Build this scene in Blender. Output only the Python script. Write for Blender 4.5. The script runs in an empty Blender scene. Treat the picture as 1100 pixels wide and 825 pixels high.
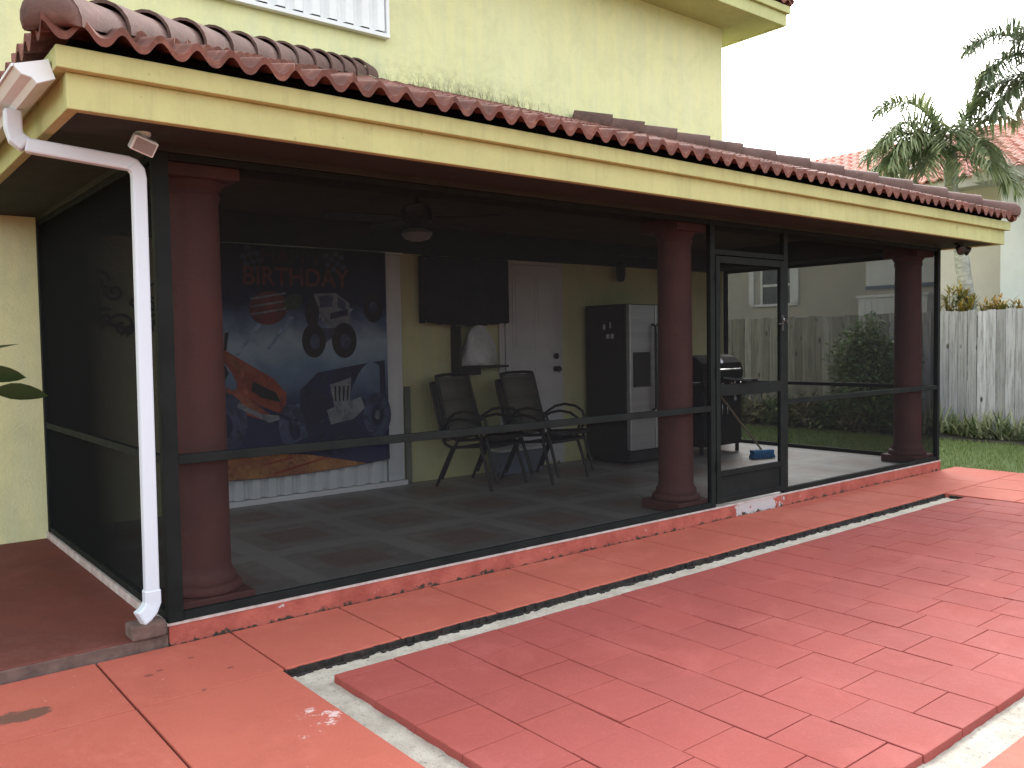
import bpy, bmesh, math, random
from mathutils import Vector, Matrix
rnd = random.Random(7)
PI = math.pi
sc = bpy.context.scene
COL = sc.collection

# ------------------------------------------------------------------ helpers
class B:
    """collects shapes and links them as ONE mesh object"""
    def __init__(s): s.v = []; s.f = []
    def add(s, vs, fs):
        o = len(s.v); s.v += [tuple(p) for p in vs]; s.f += [tuple(i + o for i in f) for f in fs]; return s
    def box(s, x0, x1, y0, y1, z0, z1):
        return s.add([(x0,y0,z0),(x1,y0,z0),(x1,y1,z0),(x0,y1,z0),(x0,y0,z1),(x1,y0,z1),(x1,y1,z1),(x0,y1,z1)],
            [(0,3,2,1),(4,5,6,7),(0,1,5,4),(1,2,6,5),(2,3,7,6),(3,0,4,7)])
    def obox(s, c, dims, M):
        hx, hy, hz = dims[0]/2, dims[1]/2, dims[2]/2
        vs = [Vector(c) + M @ Vector(p) for p in [(-hx,-hy,-hz),(hx,-hy,-hz),(hx,hy,-hz),(-hx,hy,-hz),(-hx,-hy,hz),(hx,-hy,hz),(hx,hy,hz),(-hx,hy,hz)]]
        return s.add(vs, [(0,3,2,1),(4,5,6,7),(0,1,5,4),(1,2,6,5),(2,3,7,6),(3,0,4,7)])
    def quad(s, a, b, c, d): return s.add([a,b,c,d], [(0,1,2,3)])
    def tube(s, pts, r, n=8, sx=None, flat=1.0):
        pts = [Vector(p) for p in pts]; m = len(pts)
        rs = r if isinstance(r, (list, tuple)) else [r]*m
        vs, fs = [], []
        up = None
        for i, p in enumerate(pts):
            d = (pts[min(i+1,m-1)] - pts[max(i-1,0)]).normalized()
            if up is None:
                up = Vector((0,0,1)) if abs(d.z) < .9 else Vector((0,1,0))
            a = d.cross(up).normalized(); b = a.cross(d).normalized(); up = b
            for k in range(n):
                t = 2*PI*k/n
                vs.append(p + a*math.cos(t)*rs[i] + b*math.sin(t)*rs[i]*flat)
        for i in range(m-1):
            for k in range(n):
                fs.append((i*n+k, i*n+(k+1)%n, (i+1)*n+(k+1)%n, (i+1)*n+k))
        fs.append(tuple(range(n-1,-1,-1))); fs.append(tuple((m-1)*n+k for k in range(n)))
        return s.add(vs, fs)
    def lathe(s, prof, c=(0,0,0), n=32, axis='z'):
        vs, fs = [], []; m = len(prof)
        for (r, h) in prof:
            for k in range(n):
                t = 2*PI*k/n; p = (r*math.cos(t), r*math.sin(t), h)
                if axis == 'y': p = (p[0], p[2], p[1])
                if axis == 'x': p = (p[2], p[0], p[1])
                vs.append((c[0]+p[0], c[1]+p[1], c[2]+p[2]))
        for i in range(m-1):
            for k in range(n):
                fs.append((i*n+k, i*n+(k+1)%n, (i+1)*n+(k+1)%n, (i+1)*n+k))
        fs.append(tuple(range(n-1,-1,-1))); fs.append(tuple((m-1)*n+k for k in range(n)))
        return s.add(vs, fs)
    def prism(s, poly, a0, a1, axis='y'):
        """poly: 2D outline, extruded along axis between a0 and a1"""
        def P(u, w, a):
            return (u, a, w) if axis == 'y' else ((a, u, w) if axis == 'x' else (u, w, a))
        n = len(poly)
        vs = [P(u, w, a0) for u, w in poly] + [P(u, w, a1) for u, w in poly]
        fs = [tuple(range(n-1,-1,-1)), tuple(range(n, 2*n))]
        for i in range(n): fs.append((i, (i+1)%n, n+(i+1)%n, n+i))
        return s.add(vs, fs)
    def build(s, name, m, parent=None, smooth=None, bevel=0, local=False, seg=2):
        off = Vector((0,0,0))
        if parent is not None and not local:
            q = parent
            while q is not None: off += q.location; q = q.parent
        me = bpy.data.meshes.new(name)
        me.from_pydata([tuple(Vector(p) - off) for p in s.v], [], s.f)
        bm = bmesh.new(); bm.from_mesh(me); bmesh.ops.recalc_face_normals(bm, faces=bm.faces); bm.to_mesh(me); bm.free()
        if smooth:
            for p in me.polygons: p.use_smooth = True
            me.set_sharp_from_angle(angle=math.radians(smooth))
        me.materials.append(m)
        o = bpy.data.objects.new(name, me); COL.objects.link(o)
        if parent is not None: o.parent = parent
        if bevel:
            bv = o.modifiers.new('bevel', 'BEVEL'); bv.width = bevel; bv.segments = seg; bv.limit_method = 'ANGLE'; bv.angle_limit = math.radians(40)
        return o

def thing(name, label, cat, loc=(0,0,0), group=None, rotz=0):
    o = bpy.data.objects.new(name, None); COL.objects.link(o)
    o.location = loc; o.rotation_euler = (0,0,rotz); o.empty_display_size = .1
    return tag(o, label, cat, group)
def tag(o, label, cat, group=None):
    o['label'] = label; o['category'] = cat
    if group: o['group'] = group
    return o
def struct(o): o['kind'] = 'structure'; return o
def stuff(o, label=None, cat=None):
    o['kind'] = 'stuff'
    if label: o['label'] = label; o['category'] = cat
    return o
def copy_tree(o, parent=None):
    c = o.copy(); COL.objects.link(c)
    if parent is not None: c.parent = parent
    for ch in list(o.children): copy_tree(ch, c)
    return c

# ------------------------------------------------------------------ materials
def nodes_of(name):
    m = bpy.data.materials.new(name); m.use_nodes = True
    nt = m.node_tree; nt.nodes.clear(); return m, nt
def N(nt, t, **kw):
    n = nt.nodes.new(t)
    for k, v in kw.items():
        if k in n.inputs: n.inputs[k].default_value = v
        else: setattr(n, k, v)
    return n
def ln(nt, a, b): nt.links.new(a, b)
def rgba(c): return (c[0], c[1], c[2], 1)
def srgb(r, g, b):
    f = lambda x: (x/255/12.92) if x/255 <= .04045 else ((x/255+.055)/1.055)**2.4
    return (f(r), f(g), f(b))
def mixc(nt, fac, a, b, mode='MIX'):
    n = nt.nodes.new('ShaderNodeMix'); n.data_type = 'RGBA'; n.blend_type = mode; n.clamp_factor = True
    for sock, val in ((n.inputs[0], fac), (n.inputs[6], a), (n.inputs[7], b)):
        if hasattr(val, 'is_output'): ln(nt, val, sock)
        elif isinstance(val, (int, float)): sock.default_value = val
        else: sock.default_value = rgba(val)
    return n.outputs[2]
def mathn(nt, op, a, b=None, c=None):
    n = nt.nodes.new('ShaderNodeMath'); n.operation = op
    for i, v in enumerate((a, b, c)):
        if v is None: continue
        if hasattr(v, 'is_output'): ln(nt, v, n.inputs[i])
        else: n.inputs[i].default_value = v
    return n.outputs[0]
def ramp(nt, fac, stops):
    n = nt.nodes.new('ShaderNodeValToRGB'); e = n.color_ramp.elements
    while len(e) < len(stops): e.new(.5)
    for el, (p, c) in zip(e, stops):
        el.position = p; el.color = rgba(c) if not isinstance(c, (int, float)) else (c,c,c,1)
    ln(nt, fac, n.inputs[0]); return n.outputs[0]
def coords(nt, scale=(1,1,1)):
    tc = nt.nodes.new('ShaderNodeTexCoord'); mp = nt.nodes.new('ShaderNodeMapping')
    g = nt.nodes.new('ShaderNodeNewGeometry')
    ln(nt, tc.outputs['Object'], mp.inputs[0]); mp.inputs['Scale'].default_value = scale
    return mp.outputs[0]
def worldpos(nt):
    g = nt.nodes.new('ShaderNodeNewGeometry'); return g.outputs['Position']
def noise(nt, vec, scale, detail=4, rough=.6, dist=0):
    n = nt.nodes.new('ShaderNodeTexNoise'); ln(nt, vec, n.inputs['Vector'])
    n.inputs['Scale'].default_value = scale; n.inputs['Detail'].default_value = detail
    n.inputs['Roughness'].default_value = rough; n.inputs['Distortion'].default_value = dist
    return n.outputs[0]
def finish(m, nt, color, rough=.6, metallic=0, bump=None, spec=.5, bstr=.3, bdist=.01, extra=None):
    p = nt.nodes.new('ShaderNodeBsdfPrincipled'); o = nt.nodes.new('ShaderNodeOutputMaterial')
    if hasattr(color, 'is_output'): ln(nt, color, p.inputs['Base Color'])
    else: p.inputs['Base Color'].default_value = rgba(color)
    if hasattr(rough, 'is_output'): ln(nt, rough, p.inputs['Roughness'])
    else: p.inputs['Roughness'].default_value = rough
    p.inputs['Metallic'].default_value = metallic
    p.inputs['Specular IOR Level'].default_value = spec
    if bump is not None:
        b = nt.nodes.new('ShaderNodeBump'); b.inputs['Strength'].default_value = bstr; b.inputs['Distance'].default_value = bdist
        ln(nt, bump, b.inputs['Height']); ln(nt, b.outputs[0], p.inputs['Normal'])
    if extra: extra(p)
    ln(nt, p.outputs[0], o.inputs[0]); return m
def basic(name, c1, c2=None, scale=6, rough=.6, metallic=0, bs=0, bscale=60, stretch=(1,1,1), spec=.5, bdist=.005, lo=.35, hi=.65):
    m, nt = nodes_of(name); v = coords(nt, stretch)
    c2 = c2 or tuple(x*.82 for x in c1)
    f = ramp(nt, noise(nt, v, scale, 5), [(lo, 0.0), (hi, 1.0)])
    col = mixc(nt, f, c1, c2)
    rn = noise(nt, v, scale*2.3, 3)
    r = mathn(nt, 'MULTIPLY_ADD', rn, .25, rough-.12)
    return finish(m, nt, col, r, metallic, noise(nt, v, bscale, 4) if bs else None, spec, bs, bdist)

YEL = (.715, .69, .375)
def stucco(name, stain=False):
    m, nt = nodes_of(name); w = worldpos(nt)
    mp = nt.nodes.new('ShaderNodeMapping'); ln(nt, w, mp.inputs[0]); mp.inputs['Scale'].default_value = (6, 6, .55)
    streak = noise(nt, mp.outputs[0], 1.6, 5, .65)
    big = noise(nt, w, .7, 4)
    c = mixc(nt, ramp(nt, streak, [(.4, 0), (.72, 1.0)]), YEL, (.64, .64, .40))
    c = mixc(nt, mathn(nt, 'MULTIPLY', ramp(nt, big, [(.45, 0), (.7, 1.0)]), .35), c, (.74, .73, .46))
    mott = ramp(nt, noise(nt, w, 2.3, 7, .75, .4), [(.46,0),(.66,1.0)])
    c = mixc(nt, mathn(nt, 'MULTIPLY', mott, .40), c, (.52,.53,.31))
    c = mixc(nt, mathn(nt, 'MULTIPLY', ramp(nt, noise(nt, w, 9, 6, .8), [(.58,0),(.75,1.0)]), .35), c, (.40,.41,.25))
    if stain:   # mildew and grime where the porch roof meets the wall
        sx = nt.nodes.new('ShaderNodeSeparateXYZ'); ln(nt, w, sx.inputs[0])
        mx = mathn(nt, 'SUBTRACT', 1.0, mathn(nt, 'ABSOLUTE', mathn(nt, 'MULTIPLY', mathn(nt, 'SUBTRACT', sx.outputs[0], 4.2), .55)))
        mz = mathn(nt, 'SUBTRACT', 1.0, mathn(nt, 'ABSOLUTE', mathn(nt, 'MULTIPLY', mathn(nt, 'SUBTRACT', sx.outputs[2], 4.05), 3.2)))
        mk = mathn(nt, 'MULTIPLY', mathn(nt, 'MAXIMUM', mx, 0.0), mathn(nt, 'MAXIMUM', mz, 0.0))
        n2 = ramp(nt, noise(nt, w, 9, 6, .75), [(.42, 0), (.66, 1.0)])
        c = mixc(nt, mathn(nt, 'MULTIPLY', mathn(nt, 'MULTIPLY', mk, n2), 1.1), c, (.10, .11, .06))
    bm = mathn(nt, 'ADD', noise(nt, w, 55, 5, .7), mathn(nt, 'MULTIPLY', noise(nt, w, 14, 3), .8))
    return finish(m, nt, c, .88, 0, bm, .25, .5, .012)
M = {}
M['wall'] = stucco('yellow stucco', True)
def trim_mat():
    m, nt = nodes_of('weathered yellow trim'); w = worldpos(nt)
    c = mixc(nt, ramp(nt, noise(nt, w, 2.2, 6, .7), [(.35,0),(.7,1.0)]), (.475,.482,.218), (.40,.405,.182))
    mp = nt.nodes.new('ShaderNodeMapping'); ln(nt, w, mp.inputs[0]); mp.inputs['Scale'].default_value = (9, 9, .7)
    c = mixc(nt, mathn(nt, 'MULTIPLY', ramp(nt, noise(nt, mp.outputs[0], 1.7, 6, .75), [(.5,0),(.75,1.0)]), .5), c, (.29,.29,.145))
    c = mixc(nt, mathn(nt, 'MULTIPLY', ramp(nt, noise(nt, w, 7.5, 7, .8), [(.62,0),(.70,1.0)]), .6), c, (.20,.19,.10))
    c = mixc(nt, mathn(nt, 'MULTIPLY', ramp(nt, noise(nt, w, 24, 4, .7), [(.66,0),(.72,1.0)]), .5), c, (.17,.15,.08))
    return finish(m, nt, c, .7, 0, mathn(nt, 'ADD', noise(nt, w, 30, 5, .7), noise(nt, w, 5, 3)), .3, .4, .008)
M['trim'] = trim_mat()
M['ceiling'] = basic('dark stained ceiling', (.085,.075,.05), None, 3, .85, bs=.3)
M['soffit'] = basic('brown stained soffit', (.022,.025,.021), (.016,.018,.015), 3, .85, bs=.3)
M['white'] = basic('white painted metal', (.80,.81,.83), (.72,.73,.75), 4, .4)
M['downspout'] = basic('white enamel', (.58,.66,.74), (.53,.60,.67), 2, .35, stretch=(1,1,.3))
M['gutter'] = basic('white gutter enamel', (.72,.80,.84), (.64,.71,.75), 2, .4)
M['shutter'] = basic('white corrugated metal', (.74,.77,.80), (.66,.69,.72), 3, .45)
M['doorpaint'] = basic('off white door paint', (.66,.66,.68), (.58,.58,.60), 3, .5)
M['bronze'] = basic('dark bronze aluminium', (.011,.0135,.0135), (.016,.019,.019), 5, .62, metallic=.0, spec=.07)
M['black'] = basic('black', (.012,.012,.013), (.02,.02,.02), 5, .5)
M['eaveshade'] = basic('shade black underlay', (.006,.005,.005), (.004,.004,.004), 5, .95, spec=.05)  # shade of the gap under the eave tiles, put into the colour
M['blackcloth'] = basic('black cloth', (.012,.012,.013), (.022,.021,.022), 4, .95, bs=.4, bscale=9, bdist=.03)
M['grillblack'] = basic('sooty black enamel', (.010,.010,.010), (.018,.017,.016), 6, .72, spec=.2)
M['chrome'] = basic('chrome', (.75,.75,.77), (.6,.6,.62), 9, .22, metallic=1)
M['steel'] = basic('brushed steel', (.55,.56,.57), (.47,.48,.5), 3, .38, metallic=.9, stretch=(.3,.3,8))
M['fridgeside'] = basic('textured black fridge side', (.014,.015,.018), (.02,.02,.023), 6, .45, bs=.3, bscale=160)
M['redcol'] = basic('brick red painted column', (.205,.070,.062), (.125,.048,.044), 2.6, .62, bs=.6, bscale=34, bdist=.008, lo=.3, hi=.75)
M['bag'] = basic('thin white plastic', (.78,.79,.80), (.62,.64,.68), 5, .35, bs=.9, bscale=14, bdist=.03)
M['dirt'] = basic('dark soil', (.030,.023,.017), (.012,.010,.008), 18, .95, bs=.9, bscale=40, bdist=.02)
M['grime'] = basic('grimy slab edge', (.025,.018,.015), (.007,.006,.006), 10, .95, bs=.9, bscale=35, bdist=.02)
M['brick'] = basic('old brick', (.155,.10,.085), (.085,.055,.048), 12, .95, bs=.8, bscale=40)
M['sling'] = basic('taupe sling fabric', (.15,.145,.12), (.12,.115,.10), 60, .85, bs=.3, bscale=300)
M['blue'] = basic('blue plastic bristles', (.02,.23,.52), (.01,.15,.36), 40, .6, bs=.6, bscale=120)
M['wood'] = basic('pale wood pole', (.34,.26,.16), (.25,.19,.12), 8, .6, stretch=(1,1,.1))
M['bin'] = basic('grey blue plastic', (.17,.20,.28), (.14,.17,.24), 3, .45)
M['acrylic'] = basic('dull grey board', (.20,.22,.19), (.15,.17,.14), 3, .3)
M['frost'] = basic('frosted glass shade', (.24,.24,.235), (.20,.20,.195), 3, .35)
M['fandark'] = basic('dark fan wood', (.018,.014,.011), (.028,.022,.018), 5, .5, stretch=(.2,1,1))
M['magnet'] = basic('white magnet', (.75,.75,.72), (.6,.6,.6), 30, .5)
M['glass'] = basic('dim window glass', (.06,.07,.08), (.10,.11,.12), 4, .08, spec=.7)
M['iron'] = basic('dark wrought metal', (.012,.015,.014), (.02,.022,.02), 8, .6)

def screen_mat():
    m, nt = nodes_of('black insect screen')
    t = N(nt, 'ShaderNodeBsdfTransparent'); d = N(nt, 'ShaderNodeBsdfDiffuse')
    d.inputs[0].default_value = (.0125,.013,.0138,1)
    # woven wire: the open share between wires closes up as the sheet is seen more edge-on
    g = nt.nodes.new('ShaderNodeNewGeometry'); vm = nt.nodes.new('ShaderNodeVectorMath'); vm.operation = 'DOT_PRODUCT'
    ln(nt, g.outputs['Normal'], vm.inputs[0]); ln(nt, g.outputs['Incoming'], vm.inputs[1])
    cs = mathn(nt, 'MAXIMUM', mathn(nt, 'ABSOLUTE', vm.outputs['Value']), .22)
    f = mathn(nt, 'SUBTRACT', 1.0, mathn(nt, 'MULTIPLY', .65, mathn(nt, 'SUBTRACT', 1.0, mathn(nt, 'DIVIDE', .22, cs))))
    mx = N(nt, 'ShaderNodeMixShader'); o = N(nt, 'ShaderNodeOutputMaterial')
    ln(nt, f, mx.inputs[0]); ln(nt, t.outputs[0], mx.inputs[1]); ln(nt, d.outputs[0], mx.inputs[2]); ln(nt, mx.outputs[0], o.inputs[0])
    return m
M['screen'] = screen_mat()

def painted_concrete(name, a, b, flecks=True, island=.0, sc_=1.0):
    m, nt = nodes_of(name); w = worldpos(nt)
    big = ramp(nt, noise(nt, w, .9*sc_, 5, .6), [(.35, 0), (.68, 1.0)])
    c = mixc(nt, big, a, b)
    mid = ramp(nt, noise(nt, w, 4.5, 6, .7), [(.5, 0), (.78, 1.0)])
    c = mixc(nt, mathn(nt, 'MULTIPLY', mid, .45), c, tuple(x*.72 for x in a))
    if island:
        g = nt.nodes.new('ShaderNodeNewGeometry')
        c = mixc(nt, mathn(nt, 'MULTIPLY', g.outputs['Random Per Island'], island), c, (a[0]*.72, a[1]*.80, a[2]*.88))
    c = mixc(nt, mathn(nt, 'MULTIPLY', ramp(nt, noise(nt, w, 2.1, 7, .75, .5), [(.52,0),(.72,1.0)]), .45), c, tuple(min(1, x*1.18+.03) for x in a))
    c = mixc(nt, mathn(nt, 'MULTIPLY', ramp(nt, noise(nt, w, 17, 6, .8), [(.6,0),(.74,1.0)]), .35), c, tuple(x*.5 for x in a))
    fine = noise(nt, w, 90, 4, .7)
    c = mixc(nt, mathn(nt, 'MULTIPLY', ramp(nt, fine, [(.5,0),(.75,1.0)]), .22), c, tuple(min(1,x*1.5+.03) for x in a))
    if flecks:  # chipped paint: pale patches beside the channel and loose flecks, dark drips
        sx = nt.nodes.new('ShaderNodeSeparateXYZ'); ln(nt, w, sx.inputs[0])
        def blob(cx, cy, rx, ry):
            u = mathn(nt, 'MULTIPLY', mathn(nt, 'SUBTRACT', sx.outputs[0], cx), 1/rx)
            q = mathn(nt, 'MULTIPLY', mathn(nt, 'SUBTRACT', sx.outputs[1], cy), 1/ry)
            r2 = mathn(nt, 'ADD', mathn(nt, 'MULTIPLY', u, u), mathn(nt, 'MULTIPLY', q, q))
            return mathn(nt, 'MAXIMUM', mathn(nt, 'SUBTRACT', 1.0, r2), 0.0)
        k = mathn(nt, 'MAXIMUM', blob(.17, -1.32, .24, .30), mathn(nt, 'MULTIPLY', blob(.05, -.85, .45, .3), .55))
        k = mathn(nt, 'MAXIMUM', k, mathn(nt, 'MULTIPLY', blob(.0, -2.0, .4, .9), .6))
        n3 = noise(nt, w, 13, 6, .75)
        thr = mathn(nt, 'SUBTRACT', mathn(nt, 'ADD', n3, mathn(nt, 'MULTIPLY', k, .27)), .80)
        chip = mathn(nt, 'MINIMUM', mathn(nt, 'MAXIMUM', mathn(nt, 'MULTIPLY', thr, 22), 0.0), 1.0)
        c = mixc(nt, mathn(nt, 'MULTIPLY', chip, .8), c, (.62,.50,.48))
        n4 = noise(nt, w, 26, 3, .5)
        fl = ramp(nt, n4, [(.735, 0), (.76, 1.0)]); c = mixc(nt, mathn(nt, 'MULTIPLY', fl, .6), c, (.6,.45,.4))
        oil = mathn(nt, 'MULTIPLY', blob(-.76, -.46, .17, .10), mathn(nt, 'POWER', mathn(nt, 'ADD', n3, .45), 3.0))
        oil = mathn(nt, 'MINIMUM', mathn(nt, 'MAXIMUM', mathn(nt, 'MULTIPLY', mathn(nt, 'SUBTRACT', oil, .38), 8), 0.0), 1.0)
        c = mixc(nt, mathn(nt, 'MULTIPLY', oil, .8), c, (.08,.06,.045))
        for (cx, cy, r) in ((-.21,-.36,.025), (-.15,-.33,.02), (.02,-.26,.018), (.12,-.52,.02), (-.07,-.7,.015)):
            dd = ramp(nt, blob(cx, cy, r, r*.8), [(.1,0),(.5,1.0)]); c = mixc(nt, mathn(nt,'MULTIPLY',dd,.7), c, (.14,.05,.04))
    bm = mathn(nt, 'ADD', mathn(nt, 'MULTIPLY', noise(nt, w, 120, 4, .7), .5), noise(nt, w, 8, 4))
    r = mathn(nt, 'MULTIPLY_ADD', noise(nt, w, 3, 4), .3, .6)
    return finish(m, nt, c, r, 0, bm, .16, .4, .007)
M['deck'] = painted_concrete('salmon painted concrete', (.42,.116,.081), (.37,.094,.067))
M['strip'] = M['deck']
M['tile'] = painted_concrete('rose red pavers', (.308,.071,.059), (.258,.060,.052), False, .32)
M['pad'] = painted_concrete('damp red brown concrete', (.155,.046,.035), (.10,.036,.029), False)

def curb_mat():
    m, nt = nodes_of('peeling red curb paint'); w = worldpos(nt)
    sx = nt.nodes.new('ShaderNodeSeparateXYZ'); ln(nt, w, sx.inputs[0])
    c = mixc(nt, ramp(nt, noise(nt, w, 5, 5), [(.4,0),(.65,1.0)]), (.38,.10,.075), (.27,.06,.045))
    bx = mathn(nt, 'MAXIMUM', mathn(nt, 'SUBTRACT', 1.0, mathn(nt, 'ABSOLUTE', mathn(nt, 'MULTIPLY', mathn(nt, 'SUBTRACT', sx.outputs[0], 5.15), 2.2))), 0.0)
    t = mathn(nt, 'ADD', noise(nt, w, 9, 5, .7), mathn(nt, 'MULTIPLY', bx, .45))
    c = mixc(nt, ramp(nt, t, [(.66,0),(.69,1.0)]), c, (.40,.38,.385))
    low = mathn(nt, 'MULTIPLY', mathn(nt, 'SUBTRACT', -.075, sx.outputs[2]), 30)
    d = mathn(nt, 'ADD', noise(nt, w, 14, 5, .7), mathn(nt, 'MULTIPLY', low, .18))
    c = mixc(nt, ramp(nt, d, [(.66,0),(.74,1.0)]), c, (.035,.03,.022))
    return finish(m, nt, c, .75, 0, noise(nt, w, 40, 5), .3, .6, .01)
M['curb'] = curb_mat()
def channel_mat():
    m, nt = nodes_of('cream channel coating'); w = worldpos(nt)
    c = mixc(nt, ramp(nt, noise(nt, w, 6, 6, .7), [(.4,0),(.75,1.0)]), (.66,.62,.53), (.42,.38,.31))
    c = mixc(nt, ramp(nt, noise(nt, w, 38, 5, .8), [(.56,0),(.70,1.0)]), c, (.20,.17,.13))
    return finish(m, nt, c, .9, 0, noise(nt, w, 60, 6, .8), .2, .9, .02)
M['channel'] = channel_mat()
def floor_mat():
    m, nt = nodes_of('patterned patio concrete'); w = worldpos(nt)
    sx = nt.nodes.new('ShaderNodeSeparateXYZ'); ln(nt, w, sx.inputs[0])
    S = .92
    def cell(o, off): return mathn(nt, 'ABSOLUTE', mathn(nt, 'SUBTRACT', mathn(nt, 'FRACT', mathn(nt, 'DIVIDE', mathn(nt, 'ADD', o, off+20), S)), .5))
    ax, ay = cell(sx.outputs[0], .22), cell(sx.outputs[1], .1)
    mx = mathn(nt, 'MAXIMUM', ax, ay); mn = mathn(nt, 'MINIMUM', ax, ay)
    n1 = noise(nt, w, 5, 6, .7); jig = mathn(nt, 'MULTIPLY_ADD', noise(nt, w, 12, 3), .05, -.025)
    mxj = mathn(nt, 'ADD', mx, jig)
    band = ramp(nt, mxj, [(.395,0),(.415,1.0)])
    c = mixc(nt, ramp(nt, n1, [(.35,0),(.7,1.0)]), (.29,.27,.25), (.215,.20,.185))
    # small brick inlay in the middle of each panel
    br = nt.nodes.new('ShaderNodeTexBrick'); ln(nt, w, br.inputs[0]); br.inputs['Scale'].default_value = 5.5
    br.inputs['Color1'].default_value = (.26,.15,.12,1); br.inputs['Color2'].default_value = (.20,.13,.105,1); br.inputs['Mortar'].default_value = (.20,.185,.17,1)
    inner = ramp(nt, mathn(nt, 'ADD', mxj, mathn(nt, 'MULTIPLY', n1, .06)), [(.24,1.0),(.28,0)])
    c = mixc(nt, mathn(nt, 'MULTIPLY', inner, .75), c, br.outputs[0])
    c = mixc(nt, mathn(nt, 'MULTIPLY', band, .75), c, (.35,.345,.335))
    c = mixc(nt, mathn(nt, 'MULTIPLY', ramp(nt, noise(nt, w, 1.3, 5), [(.45,0),(.7,1.0)]), .3), c, (.30,.28,.26))
    return finish(m, nt, c, mathn(nt, 'MULTIPLY_ADD', n1, .3, .35), 0, noise(nt, w, 40, 5), .4, .3, .006)
M['floor'] = floor_mat()
def rooftile_mat(name, a, b, c3, dark):
    m, nt = nodes_of(name); w = worldpos(nt)
    g = nt.nodes.new('ShaderNodeNewGeometry')
    c = mixc(nt, ramp(nt, noise(nt, w, 3.1, 6, .7), [(.35,0),(.68,1.0)]), a, b)
    c = mixc(nt, mathn(nt, 'MULTIPLY', ramp(nt, noise(nt, w, 11, 5, .7), [(.5,0),(.75,1.0)]), .7), c, c3)
    c = mixc(nt, mathn(nt, 'MULTIPLY', ramp(nt, noise(nt, w, 6.3, 6, .8), [(.55,0),(.75,1.0)]), .75), c, dark)
    return finish(m, nt, c, .82, 0, noise(nt, w, 45, 5, .7), .3, .5, .008)
M['rooftile'] = rooftile_mat('weathered clay tile', (.172,.062,.043), (.100,.042,.033), (.32,.150,.105), (.030,.020,.016))
M['hiptile'] = rooftile_mat('weathered plum ridge tile', (.140,.082,.070), (.098,.054,.046), (.19,.100,.076), (.035,.026,.022))
M['nroof'] = rooftile_mat('light terracotta tile', (.48,.20,.15), (.42,.17,.13), (.55,.27,.21), (.26,.11,.09))
def fence_mat():
    m, nt = nodes_of('weathered grey boards'); w = worldpos(nt)
    sx = nt.nodes.new('ShaderNodeSeparateXYZ'); ln(nt, w, sx.inputs[0])
    g = nt.nodes.new('ShaderNodeNewGeometry'); r = g.outputs['Random Per Island']
    c = mixc(nt, r, (.49,.495,.54), (.25,.25,.26))
    mp = nt.nodes.new('ShaderNodeMapping'); ln(nt, w, mp.inputs[0]); mp.inputs['Scale'].default_value = (1, 14, .9)
    st = noise(nt, mp.outputs[0], 2.2, 7, .75)
    c = mixc(nt, mathn(nt, 'MULTIPLY', ramp(nt, st, [(.44,0),(.68,1.0)]), .85), c, (.125,.118,.115))
    kn = nt.nodes.new('ShaderNodeTexVoronoi'); mp2 = nt.nodes.new('ShaderNodeMapping'); ln(nt, w, mp2.inputs[0]); mp2.inputs['Scale'].default_value = (1, 5, 2.2)
    ln(nt, mp2.outputs[0], kn.inputs['Vector']); kn.inputs['Scale'].default_value = 1.0
    c = mixc(nt, ramp(nt, kn.outputs[0], [(.07,1.0),(.13,0)]), c, (.07,.06,.05))
    return finish(m, nt, c, .9, 0, st, .2, .6, .01)
M['fence'] = fence_mat()
def leaf(name, a, b, c3=None, scale=3, rough=.5, trans=.25):
    m, nt = nodes_of(name); w = worldpos(nt)
    g = nt.nodes.new('ShaderNodeNewGeometry'); r = g.outputs['Random Per Island']
    c = mixc(nt, r, a, b)
    if c3: c = mixc(nt, ramp(nt, noise(nt, w, scale, 3), [(.5,0),(.62,1.0)]), c, c3)
    def ex(p):
        p.inputs['Subsurface Weight'].default_value = 0
    p = nt.nodes.new('ShaderNodeBsdfPrincipled'); p.inputs['Roughness'].default_value = rough
    p.inputs['Specular IOR Level'].default_value = .35
    ln(nt, c, p.inputs['Base Color'])
    t = nt.nodes.new('ShaderNodeBsdfTranslucent'); ln(nt, c, t.inputs[0])
    mx = N(nt, 'ShaderNodeMixShader'); mx.inputs[0].default_value = trans; o = N(nt, 'ShaderNodeOutputMaterial')
    ln(nt, p.outputs[0], mx.inputs[1]); ln(nt, t.outputs[0], mx.inputs[2]); ln(nt, mx.outputs[0], o.inputs[0])
    return m
M['palm'] = leaf('palm leaflet', (.16,.215,.095), (.38,.42,.24), (.12,.17,.08))
M['palmdark'] = leaf('dark palm leaflet', (.09,.13,.07), (.19,.235,.13))
M['shrub'] = leaf('shrub leaf', (.11,.18,.07), (.22,.30,.14))
M['lily'] = leaf('strappy leaf', (.05,.095,.03), (.46,.48,.30))
M['croton'] = leaf('croton leaf', (.13,.16,.03), (.45,.30,.05), (.10,.13,.03), 2)
M['crotonor'] = leaf('orange croton leaf', (.22,.19,.05), (.62,.38,.10), (.14,.17,.05), 3)
M['pinkleaf'] = leaf('variegated leaf', (.17,.20,.10), (.46,.40,.32))
M['darkleaf'] = leaf('glossy dark leaf', (.025,.05,.018), (.035,.06,.02), None, 3, .35, .1)
M['weed'] = leaf('dry weed', (.14,.13,.06), (.22,.19,.10))
M['grass'] = leaf('grass blade', (.11,.16,.045), (.20,.24,.09))
M['lawn'] = basic('lawn turf', (.07,.12,.028), (.10,.15,.04), 2.5, .95, bs=.8, bscale=70, bdist=.03)
M['trunk'] = basic('grey palm trunk', (.42,.42,.37), (.22,.23,.20), 7, .9, bs=.6, bscale=14, stretch=(1,1,2.4))
M['shaft'] = basic('palm crownshaft', (.22,.27,.20), (.30,.33,.26), 3, .5, stretch=(4,4,.5))
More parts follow.
